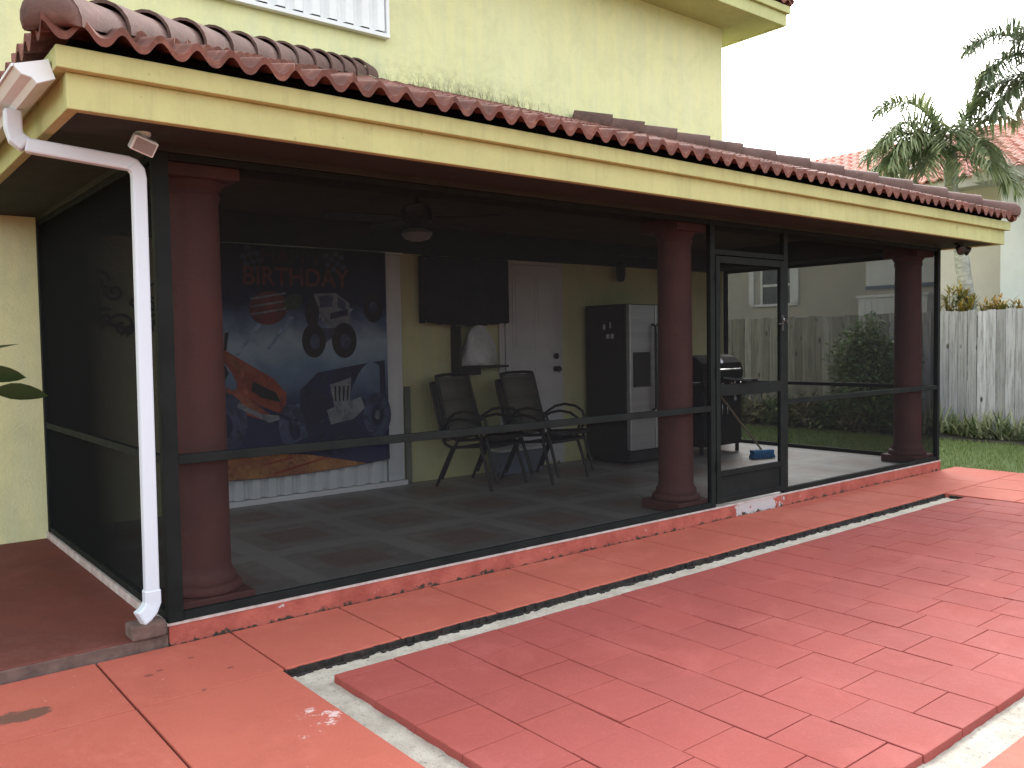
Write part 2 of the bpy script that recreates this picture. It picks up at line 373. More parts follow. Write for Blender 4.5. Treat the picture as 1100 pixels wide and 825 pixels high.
M['twig'] = basic('brown twig', (.10,.07,.045), None, 9, .9)
M['ncream'] = basic('cream rendered wall', (.52,.49,.43), (.47,.445,.40), 1.2, .9, bs=.4, bscale=40)
M['nwhite'] = basic('white rendered wall', (.66,.69,.68), (.58,.62,.61), 1.5, .9, bs=.4, bscale=30)
M['ntrim'] = basic('pale grey trim', (.50,.49,.45), None, 3, .7)

# ------------------------------------------------------------------ dimensions (patio slab top at z = 0)
L, D = 8.63, 3.0
ZD = -.11            # deck level

# ================================================================== SETTING
# lawn reaches the horizon, with the building plot left out by the slabs lying on top
b = B(); NX = 24
b.quad((-400,-400,-.36),(400,-400,-.36),(400,400,-.36),(-400,400,-.36))
struct(b.build('ground', M['lawn']))
b = B(); b.box(9.02, 12.30, -30, 30, -.34, -.20)
struct(b.build('lawn', M['lawn']))
b = B(); nx, ny = 8, 60
vs = [(12.30+1.7*i/nx, -12+32*j/ny, -.185 + (.045*math.sin(i*1.3+j*2.1)*rnd.random() if 0 < i else 0)) for j in range(ny+1) for i in range(nx+1)]
b.add(vs, [(j*(nx+1)+i, j*(nx+1)+i+1, (j+1)*(nx+1)+i+1, (j+1)*(nx+1)+i) for j in range(ny) for i in range(nx)])
struct(b.build('soil', M['dirt'], smooth=60))
# grass blades on the strip of lawn one can see
b = B()
for i in range(26000):
    x = rnd.uniform(9.0, 12.33); y = rnd.uniform(-2.6, 7.5); a = rnd.uniform(0, 2*PI); h = rnd.uniform(.03, .075); w = .006
    dx, dy = math.cos(a)*w, math.sin(a)*w; tx, ty = rnd.uniform(-.03,.03), rnd.uniform(-.03,.03)
    b.add([(x-dx,y-dy,-.205),(x+dx,y+dy,-.205),(x+tx,y+ty,-.20+h)], [(0,1,2)])
stuff(b.build('grass', M['grass']), 'short green lawn grass between the patio and the planted bed', 'grass')

# paved deck: slabs with open joints, hole for the channel and platform
HX0, HX1, HY0, HY1 = .30, 7.17, -3.25, -.715
b = B(); g = .005
def slabs(x0, x1, y0, y1):
    b.box(x0+g, x1-g, y0+g, y1-g, -.33, ZD - rnd.uniform(0, .003))
xs = [-8.04+.64*i for i in range(13)]
xs = [x for x in xs if x < -.5] + [-.36, .315]
for i in range(1, 13): xs.append(.315+.645*i)
xs = [x for x in xs if x < 8.9] + [9.02]
for x0, x1 in zip(xs[:-1], xs[1:]): slabs(x0, x1, HY1, -.012)
for (y0, y1) in ((-2.0, HY1), (HY0, -2.0)):
    lx = [x for x in xs if x < 0]
    for x0, x1 in zip(lx[:-1], lx[1:]): slabs(x0, x1, y0, y1)
    slabs(-.36, HX0, y0, y1)
for (y0, y1) in ((-1.35, HY1), (-2.0,-1.35), (-2.65,-2.0), (HY0,-2.65)):
    slabs(HX1, 7.80, y0, y1); slabs(7.80, 8.42, y0, y1); slabs(8.42, 9.02, y0, y1)
for k in range(8):
    for x0, x1 in zip(xs[:-1], xs[1:]): slabs(x0, x1, HY0-.64*(k+1), HY0-.64*k)
struct(b.build('paving', M['deck'], bevel=.006))
b = B(); b.box(-8.1, 9.0, -8.4, -.01, -.40, -.135-.03)
# joint filling, open over the channel
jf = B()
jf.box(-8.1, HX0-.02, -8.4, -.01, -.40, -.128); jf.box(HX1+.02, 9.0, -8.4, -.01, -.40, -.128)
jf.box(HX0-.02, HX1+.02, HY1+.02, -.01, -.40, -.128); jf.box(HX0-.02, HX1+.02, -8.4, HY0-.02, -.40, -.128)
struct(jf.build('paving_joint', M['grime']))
# channel round the platform: rough cream floor, grimy far side
b = B(); n1, n2 = 170, 64
vs = []
for j in range(n2+1):
    for i in range(n1+1):
        x = HX0 + (HX1-HX0)*i/n1; y = HY0 + (HY1-HY0)*j/n2
        vs.append((x, y, -.155 + .007*rnd.random()))
b.add(vs, [(j*(n1+1)+i, j*(n1+1)+i+1, (j+1)*(n1+1)+i+1, (j+1)*(n1+1)+i) for j in range(n2) for i in range(n1)])
struct(b.build('channel', M['channel'], smooth=60))
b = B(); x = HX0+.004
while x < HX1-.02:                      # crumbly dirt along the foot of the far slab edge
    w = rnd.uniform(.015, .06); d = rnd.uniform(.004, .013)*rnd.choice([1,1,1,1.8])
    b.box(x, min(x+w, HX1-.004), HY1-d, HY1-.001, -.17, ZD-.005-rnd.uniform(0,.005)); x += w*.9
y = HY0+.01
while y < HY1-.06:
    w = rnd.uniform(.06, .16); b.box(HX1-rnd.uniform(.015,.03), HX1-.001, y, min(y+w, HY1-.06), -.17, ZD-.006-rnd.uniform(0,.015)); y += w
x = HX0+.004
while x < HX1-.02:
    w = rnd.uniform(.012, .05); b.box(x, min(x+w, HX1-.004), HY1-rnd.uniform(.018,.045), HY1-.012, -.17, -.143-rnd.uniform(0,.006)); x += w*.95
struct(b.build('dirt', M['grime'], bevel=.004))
# platform of rose pavers laid in the basin, raised a little above the channel
b = B(); cw, tl = .3215, .3215; PX0, PX1, PY0, PY1 = .455, 7.14, -3.08, -.93
x = PX0; tg = .0022; k = 0
offs = [.26, .0, .06, .24, .16, .30, .10, .02, .2]
while x < PX1 - .05:
    x1 = min(x+cw, PX1); off = offs[k % 9]; y1 = PY1; y0 = PY1 - (tl - off if off else tl)
    while y1 > PY0+.004:
        y0 = max(y0, PY0)
        if y0 - PY0 < .06: y0 = PY0
        dz = rnd.uniform(-.0022, .001); ex = rnd.uniform(-.006,.004) if (y0 == PY0) else 0
        t1, t2 = rnd.uniform(-.0012,.0012), rnd.uniform(-.0012,.0012)
        zt = -.115+dz; tg = rnd.uniform(.0022,.0036); ty = rnd.choice([.0004,.0008,.0012,.0022])
        b.add([(x+tg,y0+ty+ex,-.168),(x1-tg,y0+ty+ex,-.168),(x1-tg,y1-ty,-.168),(x+tg,y1-ty,-.168),
               (x+tg,y0+ty+ex,zt-t1-t2),(x1-tg,y0+ty+ex,zt+t1-t2),(x1-tg,y1-ty,zt+t1+t2),(x+tg,y1-ty,zt-t1+t2)],
              [(0,3,2,1),(4,5,6,7),(0,1,5,4),(1,2,6,5),(2,3,7,6),(3,0,4,7)])
        y1 = y0; y0 = y1 - tl
    x = x1; k += 1
struct(b.build('platform', M['tile'], bevel=.0035))
# concrete pad left of the porch
b = B(); b.box(-7.5, -.004, .012, D-.003, -.33, -.05)
struct(b.build('side_path', M['pad'], bevel=.012))
b = B(); b.box(-7.5, -.006, .001, .0105, -.33, -.058)
struct(b.build('path_edge', M['brick'], bevel=.004))
# patio slab and its painted curb
b = B(); b.box(0, L+.03, .014, D-.003, -.34, -.002)
struct(b.build('patio_floor', M['floor']))
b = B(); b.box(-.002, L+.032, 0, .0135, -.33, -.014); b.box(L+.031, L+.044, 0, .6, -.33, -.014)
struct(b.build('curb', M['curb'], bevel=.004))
b = B(); b.box(-.012, L+.036, -.004, .03, -.0135, -.0005); b.box(-.012, -.0005, .031, D-.004, -.06, -.0015)
struct(b.build('curb_cap', basic('pale caulk', (.50,.46,.44), (.36,.27,.25), 12, .8)))

# ================================================================== HOUSE
house = thing('house', 'yellow stucco two storey house with a red tiled porch roof', 'house', (4, 3, 0))
b = B(); b.box(-7, L-.02, D, 12, -.34, 5.75)
wall = b.build('wall', M['wall'], house)
# upper eave: soffit, two-step fascia, tiled hip roof
b = B(); o = .6
b.box(-7.6, L-.02+o, D-o, 12.6, 5.75, 5.80)
soff = b.build('soffit', M['trim'], house)
b = B(); b.box(-7.62, L+o, D-o-.02, D-o+.03, 5.735, 5.90); b.box(L-.02+o-.03, L+o, D-o+.031, 12.6, 5.735, 5.90)
b.box(-7.66, L+o+.04, D-o-.06, D-o+.03, 5.902, 6.0); b.box(L-.02+o-.03, L+o+.04, D-o+.031, 12.6, 5.902, 6.0)
b.build('fascia', M['trim'], house, bevel=.006)

def tiled_plane(b, P, u, v, length, run, rise, pitch, course, amp, left=lambda t: 0, right=None, per=14, lip=.034):
    """barrel-tiled roof plane: eave from P along u, climbing along v; left/right clip the course ends"""
    P, u, v = Vector(P), Vector(u), Vector(v); right = right or (lambda t: length)
    nc = int(math.ceil(run/course)); sl = rise/run
    ns = int(length/pitch*per)
    for k in range(nc):
        t0 = k*course; t1 = min((k+1)*course+.03, run)
        if t0 >= run: break
        rows = []
        jig = [rnd.uniform(-.010,.010) for _ in range(int(length/pitch)+2)]
        for (t, lift, dz) in ((t0, .034, -lip), (t0, .034, 0), (t1, .002, 0)):
            row = []
            for i in range(ns+1):
                s = length*i/ns; c = min(max(s, left(t)), right(t))
                jj = jig[int(s/pitch)] if dz == 0 or True else 0
                tt = t + (jj if t == t0 else 0)
                h = amp*(.5+.5*math.cos(2*PI*c/pitch))**1.35
                p = P + u*c + v*tt; p.z += tt*sl + lift + h + dz
                row.append(p)
            rows.append(row)
        o0 = len(b.v); b.v += [tuple(p) for r in rows for p in r]; n = ns+1
        for r in range(2):
            for i in range(ns):
                s0, s1 = length*i/ns, length*(i+1)/ns
                if s1 < left(t0) - pitch*.2 or s0 > right(t0) + pitch*.2: continue
                b.f.append((o0+r*n+i, o0+r*n+i+1, o0+(r+1)*n+i+1, o0+(r+1)*n+i))
b = B()
b.add([(-7.64, D-o-.04, 6.0), (L+o+.02, D-o-.04, 6.0), (L+o+.02, 12.6, 6.0), (-7.64, 12.6, 6.0), (-3, 7.5, 7.9), (L-4.6, 7.5, 7.9)],
      [(0,1,5,4),(1,2,5),(2,3,4,5),(3,0,4),(0,3,2,1)])
tiled_plane(b, (-7.64, D-o-.09, 6.0), (1,0,0), (0,1,0), L+o+7.66, 1.4, .53, .2, .36, .055)
tiled_plane(b, (L+o+.07, D-o-.09, 6.0), (0,1,0), (-1,0,0), 9, 1.4, .53, .2, .36, .055, per=6)
b.build('roof', M['rooftile'], house, smooth=50)

# porch roof
EV = .60; RUN = D + EV; RISE = 1.29; ZE = 2.702
porch = B()
LEN = L + 2*EV
tiled_plane(porch, (-EV, -EV, ZE), (1,0,0), (0,1,0), LEN, RUN-.02, RISE, .158, .285, .064, lambda t: t, lambda t: LEN-t)
tiled_plane(porch, (-EV, -EV, ZE), (0,1,0), (1,0,0), RUN-.01, RUN-.02, RISE, .158, .285, .064, lambda t: t, lambda t: RUN-.01)
tiled_plane(porch, (L+EV, -EV, ZE), (0,1,0), (-1,0,0), RUN-.01, RUN-.02, RISE, .158, .285, .064, lambda t: t, lambda t: RUN-.01)
pr = porch.build('porch_roof', M['rooftile'], house, smooth=50)
pr['label'] = 'low porch roof of weathered plum red barrel tiles'
b = B(); e = .50; zz = ZE-.012
b.add([(-e,-e,zz),(L+e,-e,zz),(L+e,D-.002,zz),(-e,D-.002,zz),(D-.1,D-.002,zz+RISE-.06),(L-D+.1,D-.002,zz+RISE-.06)],
      [(0,1,5,4),(1,2,5),(2,3,4,5),(3,0,4),(0,3,2,1)])
b.box(-e+.04, L+e-.04, -e+.04, -e+.09, 2.702, 2.757); b.box(-e+.04, -e+.09, -e+.091, D-.002, 2.702, 2.757); b.box(L+e-.09, L+e-.04, -e+.091, D-.002, 2.702, 2.757)
b.build('roof_underlay', M['eaveshade'], pr)
def hip_line(p0, p1, name):
    b = B(); p0, p1 = Vector(p0), Vector(p1); d = (p1-p0); n = int(d.length/.375); d.normalize()
    side = Vector((0,0,1)).cross(d).normalized(); up = d.cross(side); nn = 12
    st = (p1-p0).length/n
    for k in range(n):
        a = p0 + d*(k*st) - d*.03; c = p0 + d*((k+1)*st+.035)
        r0, r1 = .134, .110; lift = .022
        a = a + side*rnd.uniform(-.008,.008)
        vs = []
        for (q, r, l) in ((a, r0-.016, lift), (a, r0, lift), (c, r1, 0)):
            for i in range(nn+1):
                t = PI*(-.08 + 1.16*i/nn); vs.append(q + side*math.cos(t)*r + up*(math.sin(t)*r*.95+l))
        m = nn+1
        b.add(vs, [(j*m+i, j*m+i+1, (j+1)*m+i+1, (j+1)*m+i) for j in range(2) for i in range(nn)])
        if k == 0:
            vs = []                                   # rounded closing piece at the eave end
            for (fr_, out_) in ((1.0,0),(.93,.028),(.75,.052),(.45,.07),(.12,.077)):
                for i in range(nn+1):
                    t = PI*(-.08 + 1.16*i/nn); rr = (r0-.004)*fr_
                    vs.append(a - d*out_ + side*math.cos(t)*rr + up*(math.sin(t)*rr*.95+lift+(1-fr_)*.03))
            b.add(vs, [(j*m+i, j*m+i+1, (j+1)*m+i+1, (j+1)*m+i) for j in range(4) for i in range(nn)] + [tuple(4*m+i for i in range(m))] + [(j*m, (j+1)*m, (j+1)*m+nn, j*m+nn) for j in range(4)])
    return b.build(name, M['hiptile'], pr, smooth=50)
hip_line((-EV+.085,-EV+.085,ZE+.075), (D-.08,D-.08,ZE+RISE+.06), 'hip_cap')
hip_line((L+EV-.085,-EV+.085,ZE+.075), (L-D+.08,D-.08,ZE+RISE+.06), 'hip_cap')
# fascia in two steps, soffit, beams, ceiling
def rim(b, e0, e1, z0, z1):
    b.box(-e1, L+e1, -e1, -e0, z0, z1); b.box(-e1, -e0, -e0+.001, D-.002, z0, z1); b.box(L+e0, L+e1, -e0+.001, D-.002, z0, z1)
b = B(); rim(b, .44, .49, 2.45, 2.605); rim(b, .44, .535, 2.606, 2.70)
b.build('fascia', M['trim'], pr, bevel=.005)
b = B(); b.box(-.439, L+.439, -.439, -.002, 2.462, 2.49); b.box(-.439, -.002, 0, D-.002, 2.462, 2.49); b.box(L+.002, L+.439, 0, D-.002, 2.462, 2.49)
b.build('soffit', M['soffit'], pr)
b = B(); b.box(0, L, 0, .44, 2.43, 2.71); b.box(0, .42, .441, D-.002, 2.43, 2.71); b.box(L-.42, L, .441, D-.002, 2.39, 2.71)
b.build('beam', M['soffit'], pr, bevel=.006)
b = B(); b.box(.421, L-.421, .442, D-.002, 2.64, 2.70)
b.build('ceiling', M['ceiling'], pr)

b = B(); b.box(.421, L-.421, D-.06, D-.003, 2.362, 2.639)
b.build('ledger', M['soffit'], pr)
# columns
def column(cx, cy, lab):
    b = B(); n = 40
    b.lathe([(.170,.13),(.172,.165),(.158,.185),(.150,.205),(.148,.24),(.146,1.2),(.140,2.22),(.146,2.235),(.152,2.25),(.146,2.265),(.142,2.275),(.160,2.30),(.175,2.325)], (cx,cy,0), n)
    c = b.build('column', M['redcol'], house, smooth=40); c['label'] = lab
    b = B(); b.box(cx-.215, cx+.215, cy-.205, cy+.205, 0, .078)
    b.lathe([(.2,.079),(.205,.09),(.204,.112),(.19,.13),(.17,.134)], (cx,cy,0), n)
    b.build('column_base', M['redcol'], c, smooth=40, bevel=.008)
    b = B(); b.box(cx-.20, cx+.20, cy-.20, cy+.20, 2.326, 2.428)
    b.build('capital', M['redcol'], c, bevel=.01)
column(.27, .245, 'red round column beside the downspout')
column(4.30, .245, 'red round column left of the screen door')
column(8.375, .245, 'red round column at the right corner')

# corrugated storm shutter over the sliding door, with its track
def corrugated(b, x0, x1, y, z0, z1, pitch=.13, dep=.045):
    x = x0; pts = []
    while x < x1:
        for fx, fy in ((0,0),(.18,dep),(.62,dep),(.80,0)):
            if x+fx*pitch <= x1: pts.append((x+fx*pitch, y-fy))
        x += pitch
    pts.append((x1, y))
    n = len(pts); vs = [(p[0],p[1],z0) for p in pts] + [(p[0],p[1],z1) for p in pts]
    b.add(vs, [(i, i+1, n+i+1, n+i) for i in range(n-1)])
b = B(); corrugated(b, 1.0, 3.06, D-.03, .055, 2.33, .155, .05)
b.box(3.07, 3.2, D-.075, D-.004, .055, 2.33); b.box(3.205, 3.265, D-.055, D-.004, .055, 2.33)
sh = b.build('storm_shutter', M['shutter'], house); sh['label'] = 'white accordion storm shutter behind the banner'
b = B(); b.box(.95, 3.28, D-.10, D-.003, .001, .05); b.build('shutter_track', M['white'], sh, bevel=.004)
b = B(); b.box(.95, 3.28, D-.085, D-.003, 2.335, 2.358); b.build('shutter_track', M['white'], sh, bevel=.004)
# upper window with corrugated hurricane panels
b = B(); b.box(.2, 3.20, D-.075, D-.003, 4.475, 4.515); b.box(3.165, 3.20, D-.07, D-.003, 4.516, 5.45); b.box(.2, .235, D-.07, D-.003, 4.516, 5.45); b.box(.2,3.2,D-.075,D-.003,5.451,5.49)
win = b.build('window_frame', M['white'], house, bevel=.003)
b = B(); corrugated(b, .24, 3.16, D-.012, 4.535, 5.44, .175, .045)
b.build('storm_panel', M['white'], win)
b = B(); b.box(.25, 3.15, D-.009, D-.004, 4.517, 5.44)
b.build('pane', M['black'], win)
# back door
b = B(); b.box(4.63, 5.43, D-.045, D-.003, .03, 2.31)
for (x0, x1, z0, z1) in ((4.73,5.0,1.35,2.18),(5.06,5.33,1.35,2.18),(4.73,5.0,.25,1.15),(5.06,5.33,.25,1.15)):
    b.box(x0, x1, D-.053, D-.0455, z0, z1); b.box(x0+.04, x1-.04, D-.06, D-.0535, z0+.04, z1-.04)
dr = b.build('door', M['doorpaint'], house, bevel=.006); dr['label'] = 'white panelled back door with black knob'
b = B(); b.box(4.55, 4.625, D-.03, D-.003, 0, 2.358); b.box(5.435, 5.51, D-.03, D-.003, 0, 2.358); b.box(4.626, 5.434, D-.03, D-.003, 2.315, 2.358)
b.build('door_frame', M['doorpaint'], dr, bevel=.003)
b = B(); b.lathe([(.03,D-.047),(.034,D-.06),(.034,D-.075),(.02,D-.08)], (5.37,0,1.27), 16, 'y'); b.build('deadbolt', M['black'], dr, smooth=40)
b = B(); b.lathe([(.032,D-.047),(.032,D-.055),(.014,D-.058),(.014,D-.085),(.03,D-.092),(.036,D-.11),(.028,D-.128),(.01,D-.133)], (5.37,0,1.12), 16, 'y'); b.build('knob', M['black'], dr, smooth=40)

# ================================================================== SCREEN ENCLOSURE
enc = thing('screen_enclosure', 'dark bronze framed insect screen enclosure closing in the porch', 'screen', (4.3, 0, 0))
PW = .038
def post(x0, x1, y0, y1, z0=.0, z1=2.428, nm='post'):
    b = B(); b.box(x0, x1, y0, y1, z0, z1); return b.build(nm, M['bronze'], enc, bevel=.003)
def bar(x0, x1, y0, y1, z0, z1):
    b = B(); b.box(x0, x1, y0, y1, z0, z1); return b.build('rail', M['bronze'], enc, bevel=.003)
post(-.004, .075, -.004, .048, 0, 2.428, 'corner_post'); post(L-.05, L+.004, -.004, .048, 0, 2.428, 'corner_post')
post(4.47, 4.53, 0, .045); post(5.535, 5.60, 0, .045)
post(0, .045, D-.06, D-.004); post(L-.05, L, D-.07, D-.022)
RZ = .845
# front sills, mid rails, head
bar(.076, 4.469, .003, .042, 0, .045); bar(5.601, L-.051, .003, .042, 0, .045)
bar(.076, 4.469, .001, .040, RZ-.025, RZ+.025); bar(5.601, L-.051, .001, .040, RZ-.025, RZ+.025)
bar(.076, 4.469, .003, .042, 2.39, 2.427); bar(5.601, L-.051, .003, .042, 2.39, 2.427); bar(4.531, 5.534, .003, .042, 2.39, 2.427)
bar(4.531, 5.534, .002, .043, 2.145, 2.19)
# side walls
for xa, xb in ((.004, .043), (L-.044, L-.004)):
    bar(xa, xb, .049, D-.071, 0, .04); bar(xa, xb, .049, D-.071, RZ-.022, RZ+.022); bar(xa, xb, .049, D-.071, 2.35 if xb > 1 else 2.39, 2.389 if xb > 1 else 2.427)
def spanel(pts):
    b = B(); b.quad(*pts); return b.build('screen_panel', M['screen'], enc)
ys = .024
def fpan(x0, x1, z0, z1): spanel([(x0,ys,z0),(x1,ys,z0),(x1,ys,z1),(x0,ys,z1)])
fpan(.07, 4.475, .03, RZ); fpan(.07, 4.475, RZ, 2.41); fpan(5.59, L-.045, .03, RZ); fpan(5.59, L-.045, RZ, 2.41); fpan(4.52, 5.545, 2.16, 2.41)
for xx in (.024, L-.024):
    for z0, z1 in ((.02, RZ), (RZ, 2.40)): spanel([(xx,.03,z0),(xx,D-.03,z0),(xx,D-.03,z1),(xx,.03,z1)])
# screen door
b = B(); dx0, dx1 = 4.537, 5.528; y0, y1 = -.006, .030
b.box(dx0, dx0+.055, y0, y1, .025, 2.135); b.box(dx1-.055, dx1, y0, y1, .025, 2.135)
b.box(dx0+.056, dx1-.056, y0, y1, 2.075, 2.135); b.box(dx0+.056, dx1-.056, y0, y1, .945, 1.045); b.box(dx0+.056, dx1-.056, y0, y1, .025, .075); b.box(dx0+.056, dx1-.056, y0, y1, .255, .30)
sd = b.build('screen_door', M['bronze'], enc, bevel=.003)
b = B(); b.box(dx0+.056, dx1-.056, .006, .018, .076, .254); b.build('kick_plate', M['bronze'], sd)
for z0, z1 in ((.30,.945),(1.045,2.075)):
    b = B(); b.quad((dx0+.05,.013,z0),(dx1-.05,.013,z0),(dx1-.05,.013,z1),(dx0+.05,.013,z1)); b.build('door_screen', M['screen'], sd)
b = B(); b.box(dx1-.045, dx1-.01, -.012, -.0065, 1.50, 1.64); b.tube([(dx1-.028,-.012,1.61),(dx1-.028,-.05,1.60),(dx1-.028,-.055,1.575)], .008)
b.tube([(dx1-.03,-.02,1.56),(dx1-.13,-.035,1.56)], .008); b.build('handle', M['black'], sd, smooth=40)
b = B(); b.lathe([(.012,-.013),(.014,-.03),(.006,-.034)], (dx1-.028,0,1.6), 12, 'y'); b.build('latch_button', M['chrome'], sd, smooth=40)
for z in (.35, 1.15, 1.95):
    b = B(); b.tube([(dx0-.004,-.010,z-.04),(dx0-.004,-.010,z+.04)], .008); b.build('hinge', M['bronze'], sd)
b = B(); b.tube([(4.60,-.02,1.10),(4.98,-.03,1.06)], .012, 10); b.build('door_closer', M['bronze'], sd)

# ================================================================== GUTTER AND DOWNSPOUT
gut = thing('rain_gutter', 'white gutter with square downspout at the left porch corner', 'gutter', (-.1, 0, 0))
outer = [(-.548,2.655),(-.523,2.575),(-.595,2.543),(-.613,2.564),(-.652,2.573),(-.677,2.598),(-.680,2.613)]
inner = [(-.674,2.611),(-.671,2.600),(-.649,2.578),(-.611,2.569),(-.593,2.549),(-.529,2.578),(-.553,2.653)]
b = B(); b.prism(outer+inner, -.455, D-.01, 'y'); b.prism([(-.549,2.652),(-.525,2.576),(-.595,2.545),(-.613,2.566),(-.651,2.575),(-.675,2.599),(-.678,2.611)], -.459, -.4555, 'y')
b.prism([(-.679,2.614),(-.688,2.610),(-.688,2.598),(-.681,2.600)], -.457, D-.01, 'y')
b.build('trough', M['gutter'], gut)
def duct(b, pts, w, d, up=(0,1,0)):
    """rectangular section swept along pts"""
    pts = [Vector(p) for p in pts]; vs = []; m = len(pts)
    for i, p in enumerate(pts):
        t = (pts[min(i+1,m-1)]-pts[max(i-1,0)]).normalized(); u = Vector(up); a = t.cross(u).normalized(); c = a.cross(t).normalized()
        for sx_, sy_ in ((-1,-1),(1,-1),(1,1),(-1,1)): vs.append(p + a*sx_*w/2 + c*sy_*d/2)
    fs = [(i*4+k, i*4+(k+1)%4, (i+1)*4+(k+1)%4, (i+1)*4+k) for i in range(m-1) for k in range(4)] + [(3,2,1,0), tuple((m-1)*4+k for k in range(4))]
    b.add(vs, fs)
DSY = -.065
b = B(); duct(b, [(-.605,.06,2.548),(-.605,.06,2.46),(-.595,.055,2.415),(-.555,.045,2.385)], .074, .06); b.build('outlet_elbow', M['downspout'], gut, bevel=.01)
b = B(); duct(b, [(-.56,.045,2.386),(-.135,-.055,2.335),(-.115,DSY,2.325),(-.095,DSY,2.30),(-.09,DSY,2.27),(-.095,DSY,1.2),(-.10,DSY,.175)], .068, .055)
ds = b.build('downspout', M['downspout'], gut, bevel=.01)
b = B(); duct(b, [(-.10,DSY,.215),(-.10,DSY,.15),(-.115,DSY-.003,.118),(-.14,DSY-.008,.094),(-.168,DSY-.014,.080)], .078, .062); b.build('outlet_shoe', M['downspout'], ds, bevel=.008)
b = B(); b.box(-.19, -.02, -.028, .105, -.05, .026)
tag(b.build('paving_brick', M['brick'], bevel=.012), 'old brown brick under the downspout outlet at the porch corner', 'brick')

# ================================================================== FLOODLIGHTS
fl = thing('floodlight', 'small white floodlight under the left corner of the soffit', 'floodlight', (-.10,-.22,2.46))
b = B(); b.lathe([(.035,2.461),(.035,2.445),(.012,2.44),(.012,2.415)], (-.10,-.20,0), 16); b.build('mount', M['gutter'], fl, smooth=40)
R_ = Matrix.Rotation(math.radians(28), 3, 'X') @ Matrix.Rotation(math.radians(18), 3, 'Y')
b = B(); b.obox((-.11,-.23,2.395), (.115,.045,.075), R_); b.build('lamp_head', M['gutter'], fl, bevel=.006)
b = B(); b.obox(Vector((-.11,-.23,2.395)) + R_ @ Vector((0,-.025,0)), (.095,.004,.058), R_); b.build('lens', M['frost'], fl)
fl = thing('floodlight', 'black twin floodlight under the right corner of the soffit', 'floodlight', (8.60,-.22,2.46))
b = B(); b.lathe([(.05,2.461),(.05,2.44),(.02,2.432),(.02,2.42)], (8.60,-.22,0), 16); b.build('mount', M['black'], fl, smooth=40)
for s in (-1, 1):
    b = B(); R_ = Matrix.Rotation(s*.7, 3, 'Z') @ Matrix.Rotation(.5, 3, 'X'); vs = []
    b.lathe([(.018,.05),(.03,.03),(.042,-.02),(.052,-.06),(.046,-.064)], (0,0,0), 16, 'y')
    b.v = [tuple(Vector((8.60+s*.055,-.245,2.395)) + R_ @ Vector(p)) for p in b.v]
    b.build('lamp_head', M['black'], fl, smooth=40)

# ================================================================== THINGS ON THE PORCH
# ceiling fan
fx, fy = 2.36, 1.22
fan = thing('ceiling_fan', 'dark ceiling fan with a frosted light hanging in the porch', 'fan', (fx,fy,2.64))
b = B(); b.lathe([(.07,2.64),(.07,2.60),(.02,2.585),(.02,2.52),(.10,2.515),(.125,2.48),(.125,2.40),(.09,2.37),(.06,2.345)], (fx,fy,0), 28); b.build('motor', M['fandark'], fan, smooth=40)
b = B(); b.lathe([(.055,2.345),(.11,2.325),(.125,2.30),(.10,2.262),(.05,2.245),(.01,2.24)], (fx,fy,0), 28); b.build('light_shade', M['frost'], fan, smooth=40)
for k in range(5):
    a = 2*PI*k/5 + .35; c, s = math.cos(a), math.sin(a); R_ = Matrix.Rotation(a, 3, 'Z') @ Matrix.Rotation(.2, 3, 'X')
    b = B(); prof = [(.16,-.03),(.22,-.055),(.5,-.07),(.66,-.068),(.72,-.04),(.73,0),(.72,.04),(.66,.068),(.5,.07),(.22,.055),(.16,.03)]
    b.prism(prof, -.004, .004, 'z'); b.box(.08,.2,-.02,.02,.005,.012)
    b.v = [tuple(Vector((fx,fy,2.42)) + R_ @ Vector(p)) for p in b.v]; b.build('blade', M['fandark'], fan)

# birthday banner: printed cloth, plain generic shapes and the greeting
def banner_mat():
    m, nt = nodes_of('printed banner cloth'); w = worldpos(nt)
    sx = nt.nodes.new('ShaderNodeSeparateXYZ'); ln(nt, w, sx.inputs[0])
    n1 = noise(nt, w, 2.4, 5, .6, .6)
    h = mathn(nt, 'ADD', mathn(nt, 'DIVIDE', mathn(nt, 'SUBTRACT', sx.outputs[2], .27), 2.08), mathn(nt, 'MULTIPLY_ADD', n1, .22, -.11))
    c = ramp(nt, h, [(0, srgb(50,56,90)), (.28, srgb(42,52,86)), (.45, srgb(106,130,158)), (.57, srgb(156,176,194)), (.68, srgb(80,98,136)), (.76, srgb(28,34,66)), (1, srgb(15,22,30))])  # navy print, its top also darkened to carry the weaker light up there
    c = mixc(nt, ramp(nt, noise(nt, w, 5, 6, .7, 1.5), [(.52,0),(.72,1.0)]), c, srgb(120,165,210), 'SCREEN') if False else c
    return finish(m, nt, c, .6, 0, noise(nt, w, 3.5, 3), .3, .25, .03)
def flatc(name, c, c2=None):
    m, nt = nodes_of(name); w = worldpos(nt); c2 = c2 or tuple(x*.6 for x in c)
    a = mixc(nt, ramp(nt, noise(nt, w, 3.2, 4, .6, .8), [(.38,0),(.62,1.0)]), c, c2)
    a = mixc(nt, mathn(nt, 'MULTIPLY', ramp(nt, noise(nt, w, 9, 5, .7, 1.2), [(.5,0),(.62,1.0)]), .55), a, tuple(x*.35 for x in c2))
    a = mixc(nt, mathn(nt, 'MULTIPLY', ramp(nt, noise(nt, w, 7, 4, .7, 2), [(.58,0),(.66,1.0)]), .35), a, tuple(min(.8, x*1.5+.08) for x in c))
    return finish(m, nt, a, .6)
BX0, BX1 = 1.12, 3.055
b = B(); nx, nz = 40, 30; vs = []
def bpos(x, z, off=0):
    f = (x-BX0)/(BX1-BX0); zb = .27 + .035*f - .05*math.sin(PI*f)
    curl = max(0, (.5-z)/.5)
    return (x, D-.115 - off - .012*math.sin(f*9) - .05*curl**2*(.5+.5*math.sin(f*5+1)), z)
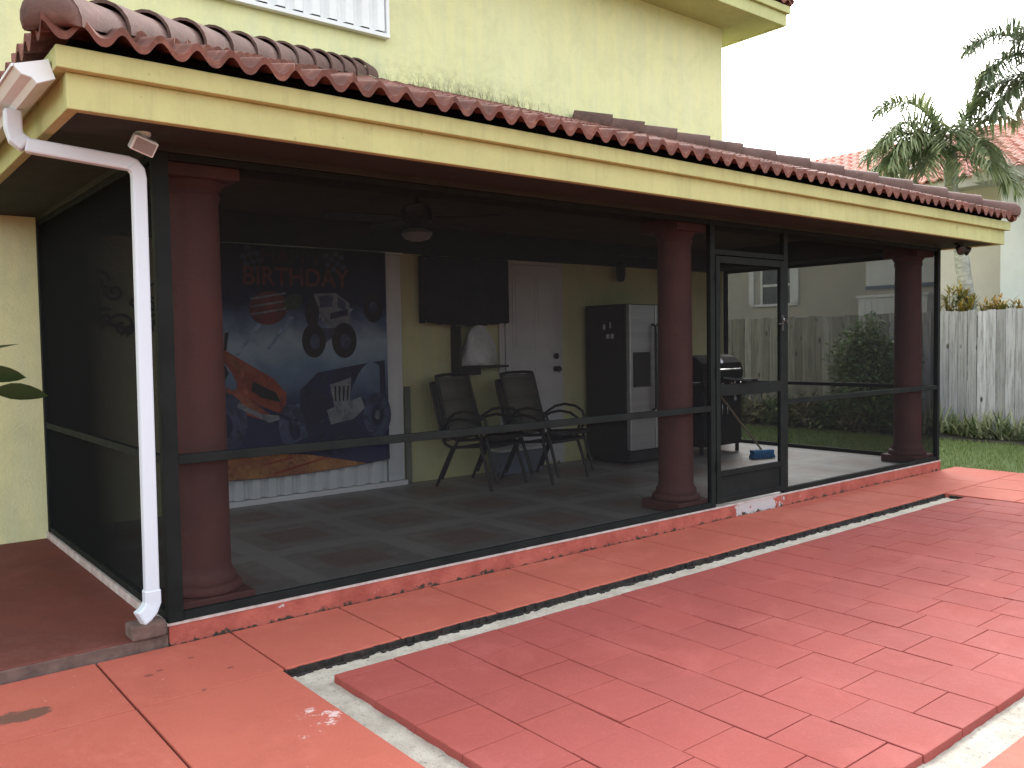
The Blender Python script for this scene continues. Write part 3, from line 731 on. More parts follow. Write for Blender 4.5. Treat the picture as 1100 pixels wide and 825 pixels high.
for j in range(nz+1):
    for i in range(nx+1):
        x = BX0+(BX1-BX0)*i/nx; f = i/nx; zb = .27 + .02*f - .045*math.sin(PI*f) ; z = zb + (2.345-zb)*j/nz
        vs.append(bpos(x, z))
b.add(vs, [(j*(nx+1)+i, j*(nx+1)+i+1, (j+1)*(nx+1)+i+1, (j+1)*(nx+1)+i) for j in range(nz) for i in range(nx)])
ban = b.build('banner', banner_mat(), smooth=80)
tag(ban, 'printed blue birthday banner hung over the white shutter', 'banner')
def onban(name, polys, mat, off, one=False):
    if len(polys) > 1 and not one:
        for q in polys: onban(name, [q], mat, off)
        return
    b = B()
    for poly in polys:
        n = len(poly); cx = sum(p[0] for p in poly)/n; cz = sum(p[1] for p in poly)/n
        b.add([bpos(cx, cz, off)] + [bpos(x, z, off) for x, z in poly], [(0, 1+i, 1+(i+1)%n) for i in range(n)])
    return b.build(name, mat, ban)
def ell(cx, cz, rx, rz, n=24, rot=0):
    o = []
    for k in range(n):
        t = 2*PI*k/n; x, z = rx*math.cos(t), rz*math.sin(t); o.append((cx + x*math.cos(rot)-z*math.sin(rot), cz + x*math.sin(rot)+z*math.cos(rot)))
    return o
OR = flatc('print orange', srgb(172,84,54), srgb(128,58,42)); NV = flatc('print navy', srgb(28,36,82), srgb(20,26,56)); BT = flatc('print blue tyre', srgb(70,82,116), srgb(42,50,80))
BK = flatc('print black', srgb(22,22,28)); SL = flatc('print silver', srgb(138,144,152), srgb(100,106,120)); RD = flatc('print red', srgb(118,48,50), srgb(90,36,42)); YO = flatc('print amber', srgb(176,124,72), srgb(140,80,52)); GN = flatc('print green', srgb(52,78,58)); RO = flatc('print red orange', srgb(170,70,40), srgb(150,50,40))
def ramp_edge(x): return (.29 if x < 1.3 else .262), (.52 - .10*(x-1.13) if x < 2.2 else .41 - .23*(x-2.2))
rp = []
for k in range(26):
    xa, xb = 1.125+.0635*k, 1.125+.0635*(k+1); f_a = (xa-BX0)/(BX1-BX0); f_b = (xb-BX0)/(BX1-BX0)
    za, zb_ = .275+.02*f_a-.045*math.sin(PI*f_a), .275+.02*f_b-.045*math.sin(PI*f_b); ta, tb = max(za+.004, ramp_edge(xa)[1]), max(zb_+.004, ramp_edge(xb)[1])
    for q in range(3): rp.append([(xa, za+(ta-za)*q/3), (xb, zb_+(tb-zb_)*q/3), (xb, zb_+(tb-zb_)*(q+1)/3), (xa, za+(ta-za)*(q+1)/3)])
onban('printed_ramp', rp, YO, .005, True)
onban('printed_stripe', [[(1.3,.30),(1.36,.29),(2.05,.40),(2.0,.41)],[(1.8,.27),(1.86,.265),(2.4,.37),(2.35,.375)]], RO, .006)
onban('printed_ground', [[(1.14,.98),(1.6,.95),(2.2,.7),(3.04,.62),(3.04,.36),(2.6,.36),(1.9,.46),(1.14,.56)]], NV, .0015)
onban('printed_streak', [[(1.5+.3*k,1.36+.05*k),(1.53+.3*k,1.35+.05*k),(1.78+.3*k,1.66+.04*k),(1.74+.3*k,1.67+.04*k)] for k in range(4)], flatc('print pale blue', srgb(150,172,196), srgb(110,136,170)), .002, True)
onban('printed_spray', [[(1.9,.78),(2.1,.9),(2.35,.62),(2.2,.5),(2.02,.55)]], flatc('print mist', srgb(96,112,140), srgb(60,70,100)), .0022)
onban('printed_body', [[(1.14,1.42),(1.42,1.40),(1.62,1.28),(1.86,1.14),(1.98,1.0),(1.97,.84),(1.82,.74),(1.55,.84),(1.3,1.0),(1.14,1.02)]], OR, .003)
onban('printed_window', [[(1.18,1.32),(1.40,1.30),(1.44,1.2),(1.34,1.04),(1.2,1.06)],[(1.66,1.12),(1.88,1.01),(1.92,.92),(1.74,.97),(1.64,1.04)]], BK, .006)
onban('printed_bumper', [[(1.5,.9),(1.8,.74),(1.9,.76),(1.9,.8),(1.78,.8),(1.52,.94)]], SL, .009)
onban('printed_tyre', [ell(1.36,.76,.24,.28), ell(2.04,.66,.14,.24,24,.2), ell(2.92,.74,.16,.22)], BT, .005)
onban('printed_hub', [ell(1.36,.74,.10,.13), ell(2.05,.66,.055,.10,20,.2), ell(2.92,.74,.07,.10)], NV, .007)
onban('printed_rim', [ell(1.36,.74,.045,.06), ell(2.92,.74,.03,.045)], SL, .009)
onban('printed_hood', [[(1.42,1.38),(1.62,1.27),(1.72,1.19),(1.52,1.22),(1.45,1.3)],[(1.36,1.0),(1.6,.9),(1.75,.83),(1.6,.98),(1.42,1.08)]], flatc('print light orange', srgb(170,100,70), srgb(140,74,52)), .0045)
onban('printed_exhaust', [[(1.22+.06*k,1.40),(1.245+.06*k,1.40),(1.27+.06*k,1.56),(1.235+.06*k,1.56)] for k in range(4)], BK, .005, True)
onban('printed_cabin', [[(2.12,1.02),(2.3,1.18),(2.7,1.24),(3.02,1.28),(3.03,.6),(2.75,.48),(2.3,.5),(2.1,.62)]], NV, .003)
onban('printed_grille', [[(2.42,1.06),(2.64,1.12),(2.62,.86),(2.46,.84)],[(2.38,.82),(2.74,.93),(2.78,.82),(2.66,.72),(2.42,.68)]], SL, .006)
onban('printed_slot', [[(2.46+.045*k,1.04),(2.48+.045*k,1.05),(2.48+.04*k,.9),(2.465+.04*k,.9)] for k in range(4)], BK, .009, True)
onban('printed_truck', [[(2.28,1.92),(2.5,1.93),(2.64,1.84),(2.66,1.66),(2.5,1.58),(2.36,1.66)]], SL, .003)
onban('printed_undercarriage', [[(2.3,1.6),(2.62,1.6),(2.56,1.42),(2.44,1.5),(2.34,1.42)]], BT, .0035)
onban('printed_pane', [[(2.33,1.90),(2.48,1.91),(2.46,1.80),(2.34,1.79)],[(2.52,1.9),(2.6,1.85),(2.6,1.77),(2.52,1.79)]], BT, .006)
onban('printed_wheel', [ell(2.27,1.48,.12,.16), ell(2.58,1.48,.13,.17), ell(2.9,1.8,.11,.15), ell(2.26,1.74,.07,.14)], BK, .004)
onban('printed_wheel_hub', [ell(2.28,1.47,.05,.07), ell(2.59,1.47,.055,.075), ell(2.9,1.8,.045,.06)], BT, .0065)
onban('printed_mark', [[(2.44,1.74),(2.62,1.78),(2.62,1.72),(2.44,1.68)]], NV, .006)
onban('printed_badge', [ell(1.83,1.78,.19,.15,24,.2)], RD, .003)
onban('printed_bar', [[(1.66,1.78+.07*k),(2.0,1.84+.07*k),(2.0,1.855+.07*k),(1.66,1.80+.07*k)] for k in (-1,0,1)], SL, .006, True)
onban('printed_leafpatch', [ell(2.07,1.84,.1,.07,12,.5)], GN, .004)
flags_w, flags_k = [], []
for (ox, oz, rot) in ((1.68, 2.22, -.45), (2.50, 2.23, .2)):
    for i in range(4):
        for j in range(4):
            q = [(ox+.05*(i-2+a), oz+.045*(j-2+c)) for a, c in ((0,0),(1,0),(1,1),(0,1))]
            q = [(ox+(x-ox)*math.cos(rot)-(z-oz)*math.sin(rot), oz+(x-ox)*math.sin(rot)+(z-oz)*math.cos(rot)) for x, z in q]
            (flags_w if (i+j) % 2 else flags_k).append(q)
for h in (0, 1):
    onban('printed_flag', flags_w[h*8:h*8+8], BT, .004, True); onban('printed_check', flags_k[h*8:h*8+8], BK, .004, True)
def text_mesh(txt, cx, cz, width, height, mat, off, name):
    cu = bpy.data.curves.new('lettering', 'FONT'); cu.body = txt; cu.align_x = 'CENTER'; cu.align_y = 'CENTER'; cu.size = 1; cu.offset = .018
    to = bpy.data.objects.new('lettering', cu); COL.objects.link(to)
    bpy.context.view_layer.update(); dg = bpy.context.evaluated_depsgraph_get()
    me = bpy.data.meshes.new_from_object(to.evaluated_get(dg))
    bpy.data.objects.remove(to); bpy.data.curves.remove(cu)
    xs_ = [v.co.x for v in me.vertices]; zs_ = [v.co.y for v in me.vertices]
    kx, kz = width/(max(xs_)-min(xs_)), height/(max(zs_)-min(zs_)); mx_, mz_ = (max(xs_)+min(xs_))/2, (max(zs_)+min(zs_))/2
    for v in me.vertices: v.co = bpos(cx+(v.co.x-mx_)*kx, cz+(v.co.y-mz_)*kz, off)
    me.materials.clear(); me.materials.append(mat); o = bpy.data.objects.new(name, me); COL.objects.link(o); o.parent = ban; return o
text_mesh('HAPPY', 2.08, 2.25, .60, .13, flatc('print dull red', srgb(66,36,30), srgb(50,28,26)), .008, 'greeting_text')
text_mesh('BIRTHDAY', 2.12, 2.07, 1.05, .17, flatc('print bright orange', srgb(112,56,42), srgb(92,42,36)), .008, 'greeting_text')

# covered television
tv = thing('television', 'flat television under a black cloth cover on the back wall', 'television', (4.03, D-.1, 1.64))
b = B(); nx, nz = 20, 14; vs = []
def tvp(i, j, y):
    x = 3.49+1.08*i/nx; z = 1.64+.69*j/nz
    sag = .03*math.sin(PI*i/nx)*(1-j/nz); return (x, y - .012*math.sin(i*1.1+j*.4)*(1-j/nz) , z-sag+(.02*rnd.random() if j == 0 else 0))
vs = [tvp(i, j, D-.17) for j in range(nz+1) for i in range(nx+1)]
b.add(vs, [(j*(nx+1)+i, j*(nx+1)+i+1, (j+1)*(nx+1)+i+1, (j+1)*(nx+1)+i) for j in range(nz) for i in range(nx)])
b.box(3.485, 4.575, D-.172, D-.06, 2.331, 2.338); b.box(3.478, 3.486, D-.17, D-.06, 1.65, 2.33); b.box(4.574, 4.582, D-.17, D-.06, 1.65, 2.33)
b.build('cover', M['blackcloth'], tv, smooth=60)
b = B(); b.box(3.52, 4.54, D-.14, D-.075, 1.68, 2.30); b.build('screen', M['black'], tv)
b = B(); b.box(3.85, 4.2, D-.074, D-.003, 1.85, 2.1); b.build('wall_mount', M['black'], tv)

# wall shelf and plastic bag
shf = thing('wall_shelf', 'small black wall shelf under the covered television', 'shelf', (4.2, D-.1, 1.17))
b = B(); b.box(3.93, 4.56, D-.18, D-.004, 1.165, 1.19); b.build('board', M['black'], shf, bevel=.003)
b = B(); b.box(3.905, 3.929, D-.17, D-.004, 1.05, 1.62); b.build('side_panel', M['black'], shf, bevel=.003)
b = B(); b.box(3.95, 4.22, D-.12, D-.004, 1.09, 1.164); b.build('bracket', M['black'], shf)
b = B(); prof = [(.015,.0,.56),(.03,.02,.52),(.05,.01,.49),(.035,.0,.46),(.09,-.02,.40),(.15,-.02,.32),(.19,-.02,.22),(.215,-.02,.12),(.22,-.01,.04),(.20,0,.002)]
n = 22; vs = []
for (r, ox, h) in prof:
    for k in range(n):
        t = 2*PI*k/n; rr = r*(1+.16*math.sin(3*t+h*9)+.08*math.sin(7*t+h*23)); ex = .10 if h > .45 else 0
        vs.append((4.20+ox+ex*.6+rr*math.cos(t), D-.13+rr*.5*math.sin(t), 1.192+h))
b.add(vs, [(i*n+k, i*n+(k+1)%n, (i+1)*n+(k+1)%n, (i+1)*n+k) for i in range(len(prof)-1) for k in range(n)] + [tuple((len(prof)-1)*n+k for k in range(n))])
tag(b.build('plastic_bag', M['bag'], smooth=70), 'knotted white plastic bag standing on the black wall shelf', 'bag')

# stacking sling chairs
def make_chair():
    t = thing('patio_chair', '', 'chair', (0,0,0))
    r = .016; w = .275
    tubes = {}
    def ob(name, pts, rad=r, mat='black'):
        b = B(); b.tube(pts, rad, 8); return b.build(name, M[mat], t, smooth=50, local=True)
    b = B()
    for s in (-1,1):
        b.tube([(s*w,-.33,.425),(s*w,-.25,.43),(s*w,.16,.395),(s*w,.235,.43),(s*w,.285,.56),(s*w*.98,.40,.98),(s*w*.96,.415,1.03)], r, 8)
    b.tube([(-w,-.33,.425),(-w*.5,-.345,.425),(w*.5,-.345,.425),(w,-.33,.425)], r, 8)
    b.tube([(-w*.96,.415,1.03),(-w*.5,.42,1.04),(w*.5,.42,1.04),(w*.96,.415,1.03)], r, 8)
    b.build('frame', M['black'], t, smooth=50, local=True)
    for s in (-1,1):
        ob('leg', [(s*(w+.02),-.22,.435),(s*(w+.03),-.28,.25),(s*(w+.035),-.355,0)])
        ob('leg', [(s*(w+.02),.12,.41),(s*(w+.025),.23,.2),(s*(w+.03),.33,0)])
        ob('armrest', [(s*(w+.02),-.22,.44),(s*(w+.035),-.245,.54),(s*(w+.045),-.215,.625),(s*(w+.05),-.12,.675),(s*(w+.05),.02,.69),(s*(w+.045),.14,.665),(s*(w+.03),.23,.61),(s*w,.285,.56)], .0145)
    b = B(); pts = [(-.335,.422),(-.25,.425),(-.05,.402),(.15,.39)]
    for (a, c) in zip(pts[:-1], pts[1:]): b.quad((-w,a[0],a[1]),(w,a[0],a[1]),(w,c[0],c[1]),(-w,c[0],c[1]))
    o = b.build('seat_sling', M['sling'], t, smooth=60, local=True); sol = o.modifiers.new('thick','SOLIDIFY'); sol.thickness = .004
    b = B(); pts = [(.245,.45),(.288,.57),(.345,.78),(.40,.985),(.41,1.02)]
    for (a, c) in zip(pts[:-1], pts[1:]): b.quad((-w,a[0],a[1]),(w,a[0],a[1]),(w*.98,c[0],c[1]),(-w*.98,c[0],c[1]))
    o = b.build('back_sling', M['sling'], t, smooth=60, local=True); sol = o.modifiers.new('thick','SOLIDIFY'); sol.thickness = .004
    return t
ch0 = make_chair()
spots = [((3.83,2.40,0), .30, 'lower sling chair in the nested pair nearest the banner'),
         ((3.855,2.34,.075), .30, 'upper sling chair in the nested pair nearest the banner'),
         ((4.54,2.24,0), .20, 'lower sling chair in the nested pair in front of the white door'),
         ((4.56,2.18,.075), .20, 'upper sling chair in the nested pair in front of the white door')]
for i, (p, rz, lab) in enumerate(spots):
    c = ch0 if i == 0 else copy_tree(ch0)
    c.location = p; c.rotation_euler = (0,0,rz); tag(c, lab, 'chair', 'stacked sling chairs on the porch')

# storage bin
bn = thing('storage_bin', 'grey blue plastic bin with a white lid behind the chairs', 'bin', (4.62, 2.78, 0))
b = B(); b.prism([(4.34,0),(4.90,0),(4.94,.25),(4.30,.25)], 2.66, 2.90, 'y'); b.build('tub', M['bin'], bn, bevel=.015)
b = B(); b.box(4.285,4.955,2.645,2.915,.251,.285); b.build('lid', M['white'], bn, bevel=.008)
# narrow board leaning by the shutter
b = B(); b.box(3.30, 3.37, D-.035, D-.015, .001, 1.0)
tag(b.build('narrow_board', M['acrylic'], bevel=.003), 'narrow upright board standing beside the white shutter', 'board')

# refrigerator
fr = thing('refrigerator', 'side by side refrigerator with steel doors and black sides', 'refrigerator', (6.3, 2.6, 0))
fx0, fx1, fy0, fy1, fz = 5.86, 6.82, 2.30, 2.95, 1.86
b = B(); b.box(fx0, fx1, fy0, fy1, .03, fz); b.box(fx0+.05, fx0+.12, fy0+.05, fy1-.05, 0, .03); b.box(fx1-.12, fx1-.05, fy0+.05, fy1-.05, 0, .03)
b.build('body', M['fridgeside'], fr, bevel=.006)
mid = fx0+.43
for (x0, x1, hx) in ((fx0+.003, mid-.004, mid-.045), (mid+.004, fx1-.003, mid+.045)):
    b = B(); b.box(x0, x1, fy0-.075, fy0-.008, .16, fz-.005); d_ = b.build('door', M['steel'], fr, bevel=.012)
    b = B(); b.tube([(hx,fy0-.076,.62),(hx,fy0-.125,.64),(hx,fy0-.13,.75),(hx,fy0-.13,1.5),(hx,fy0-.125,1.6),(hx,fy0-.076,1.62)], .014, 8); b.build('handle', M['black'], d_, smooth=50)
    if hx < mid:
        b = B(); b.box(x0+.05, x1-.085, fy0-.081, fy0-.0755, .90, 1.30); b.box(x0+.06, x1-.095, fy0-.10, fy0-.0815, .90, .925); b.build('dispenser', M['black'], d_, bevel=.004)
b = B(); b.box(fx0+.01, fx1-.01, fy0-.06, fy0-.009, .035, .15); b.build('base_grille', M['black'], fr)
for (y, z, w, h, lab) in ((2.63,1.60,.04,.06,'white oval magnet high on the black fridge side'),(2.53,1.62,.025,.07,'thin white magnet on the fridge side beside the oval one'),
                          (2.57,1.49,.05,.05,'square white magnet lower on the fridge side'),(2.50,1.49,.05,.055,'grey note magnet next to the square white one')):
    b = B(); b.box(fx0-.006, fx0-.0005, y-w/2, y+w/2, z-h/2, z+h/2); tag(b.build('magnet', M['magnet'], bevel=.002), lab, 'magnet', 'magnets on the fridge side')

# gas grill
gr = thing('gas_grill', 'black gas barbecue grill with chrome trim behind the screen door', 'grill', (7.5, 2.4, 0))
gx0, gx1, gy0, gy1 = 7.05, 7.85, 2.15, 2.62
b = B(); b.box(gx0, gx1, gy0, gy1, .10, .80); 
for x in (gx0+.02, gx1-.06):
    for y in (gy0+.02, gy1-.06): b.box(x, x+.04, y, y+.04, .0, .0995)
b.build('cart', M['grillblack'], gr, bevel=.006)
for (x0, x1, kx) in ((gx0+.02, 7.445, 7.40), (7.455, gx1-.02, 7.50)):
    b = B(); b.box(x0, x1, gy0-.016, gy0-.001, .13, .72); d_ = b.build('cart_door', M['grillblack'], gr, bevel=.004)
    b = B(); b.tube([(kx,gy0-.017,.50),(kx,gy0-.045,.50),(kx,gy0-.045,.64),(kx,gy0-.017,.64)], .008, 8); b.build('door_handle', M['chrome'], d_, smooth=50)
b = B(); b.prism([(gy0-.03,.801),(gy0-.06,.83),(gy0-.03,.93),(gy1-.02,.93),(gy1,.801)], gx0-.01, gx1+.01, 'x'); b.build('control_panel', M['grillblack'], gr, bevel=.006)
for i in range(4):
    b = B(); b.lathe([(.032,gy0-.046),(.034,gy0-.07),(.022,gy0-.09),(.006,gy0-.092)], (gx0+.12+.185*i,0,.868), 16, 'y'); b.build('knob', M['chrome'], gr, smooth=40)
b = B(); b.prism([(gy0-.02,.932),(gy0-.035,1.03),(gy0+.0,1.14),(gy0+.09,1.21),(gy0+.22,1.24),(gy0+.36,1.21),(gy0+.44,1.12),(gy0+.47,.98),(gy0+.46,.932)], gx0, gx1, 'x'); lid = b.build('lid', M['grillblack'], gr, bevel=.01)
b = B(); b.tube([(gx0+.12,gy0-.02,1.06),(gx0+.12,gy0-.075,1.055),(gx1-.12,gy0-.075,1.055),(gx1-.12,gy0-.02,1.06)], .013, 8); b.build('lid_handle', M['chrome'], lid, smooth=40)
b = B(); b.lathe([(.045,-.001),(.045,-.014),(.03,-.017)], (0,0,0), 18, 'y'); R_ = Matrix.Rotation(-.55, 3, 'X'); b.v = [tuple(Vector((7.45,gy0+.03,1.165)) + R_ @ Vector(p)) for p in b.v]; b.build('thermometer', M['chrome'], lid, smooth=40)
for (x0, x1) in ((gx0-.36, gx0-.012), (gx1+.012, gx1+.35)):
    b = B(); b.box(x0, x1, gy0+.02, gy1-.02, .885, .915); b.box(x0, x1, gy0-.005, gy0+.018, .87, .92); s_ = b.build('side_shelf', M['grillblack'], gr, bevel=.005)
    b = B(); b.box(x0, x1, gy0-.011, gy0-.0055, .905, .918); b.build('trim_strip', M['chrome'], s_)
    b = B(); b.obox(((x0+.34) if x0 < gx0 else (x0+.01), gy0+.2, .80), (.02,.03,.2), Matrix.Rotation(.4 if x0 < gx0 else -.4, 3, 'Y')); b.build('shelf_bracket', M['grillblack'], s_)
b = B(); b.box(gx1+.03, gx1+.17, gy0-.02, gy0+.015, .80, .868); tag(b.build('towel', M['white'], bevel=.012), 'folded white towel hanging from the right shelf of the grill', 'towel')
b = B(); b.tube([(gx0+.53,gy0-.10,.92),(gx0+.53,gy0-.10,.78),(gx0+.53,gy0-.098,.72)], .010, 8); b.lathe([(.03,-.1),(.03,-.108)], (gx0+.53,gy0,.69), 14, 'y')
tag(b.build('spatula', M['chrome'], smooth=40), 'chrome utensil hanging at the front of the grill', 'utensil')

# broom with blue head leaning against the grill
br = thing('broom', 'deck brush with a blue head leaning against the grill', 'broom', (7.43,1.55,0))
R_ = Matrix.Rotation(-.35, 3, 'Z')
b = B(); b.obox((7.43,1.55,.075), (.29,.09,.045), R_); b.build('brush_block', M['blue'], br, bevel=.008)
b = B()
for i in range(11):
    for j in range(3):
        p = Vector((7.43,1.55,0)) + R_ @ Vector((-.132+.0265*i, -.03+.03*j, 0)); b.tube([p+Vector((0,0,.053)), p+R_@Vector(((i-5)*.003,(j-1)*.014,.002))], [.012,.013], 5)
b.build('bristles', M['blue'], br)
b = B(); b.tube([(7.43,1.555,.095),(7.41,1.95,.52),(7.40,2.13,.72)], .012, 8); b.build('pole', M['wood'], br, smooth=50)

# wrought ornament on the left part of the back wall
b = B()
def scroll(cx, cz, r, turns, a0, sgn=1):
    pts = []
    for k in range(22):
        t = k/21; a = a0 + sgn*turns*2*PI*t; rr = r*(1-.82*t); pts.append((cx+rr*math.cos(a), D-.03, cz+rr*math.sin(a)))
    b.tube(pts, .011, 6)
for (cx, cz, r, a0, sg) in ((.42,1.98,.10,0,1),(.36,1.80,.10,2,-1),(.47,1.68,.09,1,1),(.60,1.62,.11,3,-1),(.76,1.66,.09,4,1),(.82,1.78,.08,5,-1),(.55,1.90,.08,2.5,1),(.88,1.90,.09,.5,1),(.70,1.82,.05,1.4,-1)):
    scroll(cx, cz, r, 1.3, a0, sg)
b.tube([(.40+.28*(1-math.cos(t)), D-.03, 1.80-.2*math.sin(t)) for t in [PI*i/16 for i in range(17)]], .014, 6)
for k in range(16):
    a = rnd.uniform(2.6, 6.6); cx, cz = .64+.29*math.cos(a), 1.80+.22*math.sin(a); q = rnd.uniform(0, 6.28); l = .07
    b.add([(cx-l*math.cos(q),D-.035,cz-l*math.sin(q)),(cx-.3*l*math.sin(q),D-.045,cz+.3*l*math.cos(q)),(cx+l*math.cos(q),D-.035,cz+l*math.sin(q)),(cx+.3*l*math.sin(q),D-.045,cz-.3*l*math.cos(q))], [(0,1,2,3)])
tag(b.build('wall_ornament', M['iron'], smooth=50), 'dark scrolled metal ornament on the wall inside the left screen', 'ornament')
# wall rail with two dark hanging pots high on the right part of the back wall
wr = thing('wall_rail', 'dark rail high on the back wall above the refrigerator', 'rail', (6.8, D-.1, 2.5))
b = B(); b.tube([(6.40,D-.10,2.50),(7.30,D-.10,2.50)], .013, 8)
for x in (6.5, 7.2): b.tube([(x,D-.10,2.50),(x,D-.062,2.50)], .01, 8)
b.build('bar', M['iron'], wr, smooth=50)
for (x, lab) in ((6.43, 'dark lantern hung on the left end of the wall rail'), (7.25, 'dark lantern hung on the right end of the wall rail')):
    h_ = thing('hanging_lantern', lab, 'lantern', (x, D-.10, 2.15), 'lanterns on the wall rail')
    b = B(); b.tube([(x,D-.10,2.487),(x,D-.10,2.42)], .006, 6); b.lathe([(.01,2.42),(.05,2.40),(.07,2.385),(.055,2.38)], (x,D-.10,0), 12); b.build('cap', M['iron'], h_, smooth=40)
    b = B(); b.lathe([(.055,2.379),(.062,2.28),(.05,2.19),(.03,2.17)], (x,D-.10,0), 12); b.build('body', M['iron'], h_, smooth=40)

# ================================================================== PLANTS
def blade(b, base, d, length, width, droop, seg=4, fold=0.0):
    base, d = Vector(base), Vector(d).normalized(); side = d.cross(Vector((0,0,1)))
    if side.length < .05: side = Vector((1,0,0))
    side.normalize(); p = base.copy(); vs = []
    for i in range(seg+1):
        t = i/seg; w = width*(1-t)**.7*(.55+.45*min(1, t*3)) if i < seg else .0008
        vs += [p - side*w/2, p + side*w/2]
        p = p + d*(length/seg); d = (d + Vector((0,0,-droop/seg))).normalized()
    b.add(vs, [(2*i, 2*i+1, 2*i+3, 2*i+2) for i in range(seg)])
def leafq(b, c, size, asp=.45):
    a, e = rnd.uniform(0, 2*PI), rnd.uniform(-.6, .9); d = Vector((math.cos(a)*math.cos(e), math.sin(a)*math.cos(e), math.sin(e)))
    s = d.cross(Vector((rnd.uniform(-.4,.4), rnd.uniform(-.4,.4), 1))).normalized(); n = s.cross(d)*size*.08
    b.add([c, c+d*size*.5+s*size*asp*.5+n, c+d*size, c+d*size*.5-s*size*asp*.5+n], [(0,1,2,3)])

# plant reaching in from the left edge, standing on the pad
lp = thing('leafy_plant', 'dark leafed plant standing on the pad by the left wall', 'plant', (-1.05, 1.35, -.05))
b = B(); stems = []
tips = [(-.66,1.2,1.30,(1,-.05,.0)), (-.60,1.12,1.20,(1,.05,-.02)), (-.70,1.3,1.55,(.3,.4,.8)), (-1.3,1.1,1.2,(-1,-.2,.2)), (-1.2,1.7,1.3,(-.4,.7,.3)), (-.85,1.6,1.0,(.2,.9,.3)), (-1.0,1.0,.9,(-.1,-1,.2)), (-.64,1.25,1.42,(.7,.5,.25))]
for (x, y, z, d) in tips: b.tube([(-1.05,1.35,-.05), ((x-1.05)/2-.05, (y+1.35)/2, z*.6), (x,y,z)], [.014,.011,.007], 6)
b.build('stem', M['twig'], lp, smooth=60)
for i, (x, y, z, d) in enumerate(tips):
    b = B(); d = Vector(d).normalized(); up = Vector((0,0,1)); s = d.cross(Vector((0,1,.35)) if i < 2 else up).normalized(); ln_ = .30 if i > 1 else (.255,.30)[i]; wd = .052
    vs = []; p = Vector((x,y,z)); dd = d.copy()
    prof = [.05,.6,.95,1,.85,.55,.02]
    for k, wq in enumerate(prof):
        vs += [p - s*wd*wq, p + Vector((0,0,-.012*wq)), p + s*wd*wq]; p = p + dd*(ln_/6); dd = (dd + Vector((0,0,-.05))).normalized()
    b.add(vs, [f for k in range(6) for f in ((3*k,3*k+1,3*k+4,3*k+3),(3*k+1,3*k+2,3*k+5,3*k+4))]); b.build('leaf', M['darkleaf'], lp, smooth=60)

# fence of upright boards behind the planted bed
FX = 13.3
fe = thing('fence', 'weathered grey wooden board fence behind the planted bed', 'fence', (FX, 3, -.2))
b = B(); y = -9.0
while y < 18:
    w = .138 + rnd.uniform(-.006,.006); h = 1.845 + rnd.uniform(-.018,.018); x = FX + rnd.uniform(-.006,.006); t = rnd.uniform(-.006,.006)
    b.add([(x,y,-.18),(x,y+w,-.18),(x+.018,y+w,-.18),(x+.018,y,-.18),(x,y+t,h),(x,y+w+t,h-.004),(x+.018,y+w+t,h-.004),(x+.018,y+t,h)],
          [(0,3,2,1),(4,5,6,7),(0,1,5,4),(1,2,6,5),(2,3,7,6),(3,0,4,7)])
    y += w + rnd.choice([.003,.006,.012])
b.build('boards', M['fence'], fe, bevel=.003)
b = B()
for z in (.15, .85, 1.6): b.box(FX+.03, FX+.075, -9, 18, z, z+.09)
b.build('back_rail', M['fence'], fe)
for y in [-8.5+2.4*k for k in range(11)]:
    b = B(); b.box(FX+.08, FX+.17, y, y+.09, -.2, 1.75); b.build('fence_post', M['fence'], fe)

# strappy plants along the fence foot
k = 0
names_l = ['second', 'third', 'fourth', 'fifth', 'sixth', 'seventh', 'eighth', 'ninth', 'tenth']
ylist = [2.28, 1.98, 1.70, 1.42, 1.13, .85, .58, .30]
ordn = ['nearest the screen corner', 'second from the screen corner', 'third from the screen corner', 'fourth from the screen corner', 'fifth from the screen corner', 'sixth from the screen corner', 'seventh from the screen corner', 'eighth from the screen corner']
for y, od in zip(ylist, ordn):
    b = B(); x = 12.98 + rnd.uniform(-.06,.06); hh = rnd.uniform(.44,.56) if y < 1.9 else .6
    for q in range(60):
        a = rnd.uniform(0, 2*PI); e = rnd.uniform(.5, 1.45); d = Vector((math.cos(a)*math.cos(e), math.sin(a)*math.cos(e), math.sin(e)))
        blade(b, (x+rnd.uniform(-.12,.12), y+rnd.uniform(-.13,.13), -.19), d, rnd.uniform(.6,1.1)*hh, rnd.uniform(.04,.07), rnd.uniform(.3,1.1))
    tag(b.build('strappy_plant', M['lily']), 'strappy green plant at the fence foot, ' + od, 'plant', 'strappy plants along the fence foot')
# low mixed bushes behind the right screen
pos = [2.75, 3.25, 3.75, 4.25, 4.8, 5.35, 5.9, 6.5]
od2 = ['nearest the big shrub', 'second along from the big shrub', 'third along from the big shrub', 'fourth along from the big shrub', 'fifth along from the big shrub', 'sixth along from the big shrub', 'seventh along from the big shrub', 'last one towards the grill']
for i, (y, od) in enumerate(zip(pos, od2)):
    b = B(); h = rnd.uniform(.42,.62) if i < 6 else rnd.uniform(.65,.9); x = 12.75
    for q in range(430):
        th, u, rr = rnd.uniform(0,2*PI), rnd.random(), rnd.uniform(.35,1)**.5
        leafq(b, Vector((x+.33*rr*math.cos(th)*math.sqrt(1-u*u*.8), y+.36*rr*math.sin(th)*math.sqrt(1-u*u*.8), -.19+.03+h*u*rr)), rnd.uniform(.08,.20), .42)
    p = thing('low_bush', 'low leafy bush in the bed behind the screen, ' + od, 'bush', (x,y,-.2), 'low bushes in the bed behind the screen')
    b.build('foliage', M['pinkleaf' if i % 2 else 'shrub'], p)
    b = B()
    for q in range(6): b.tube([(x,y,-.22),(x+rnd.uniform(-.2,.2),y+rnd.uniform(-.2,.2),-.19+h*.7)], [.012,.005], 5)
    b.build('stem', M['twig'], p)
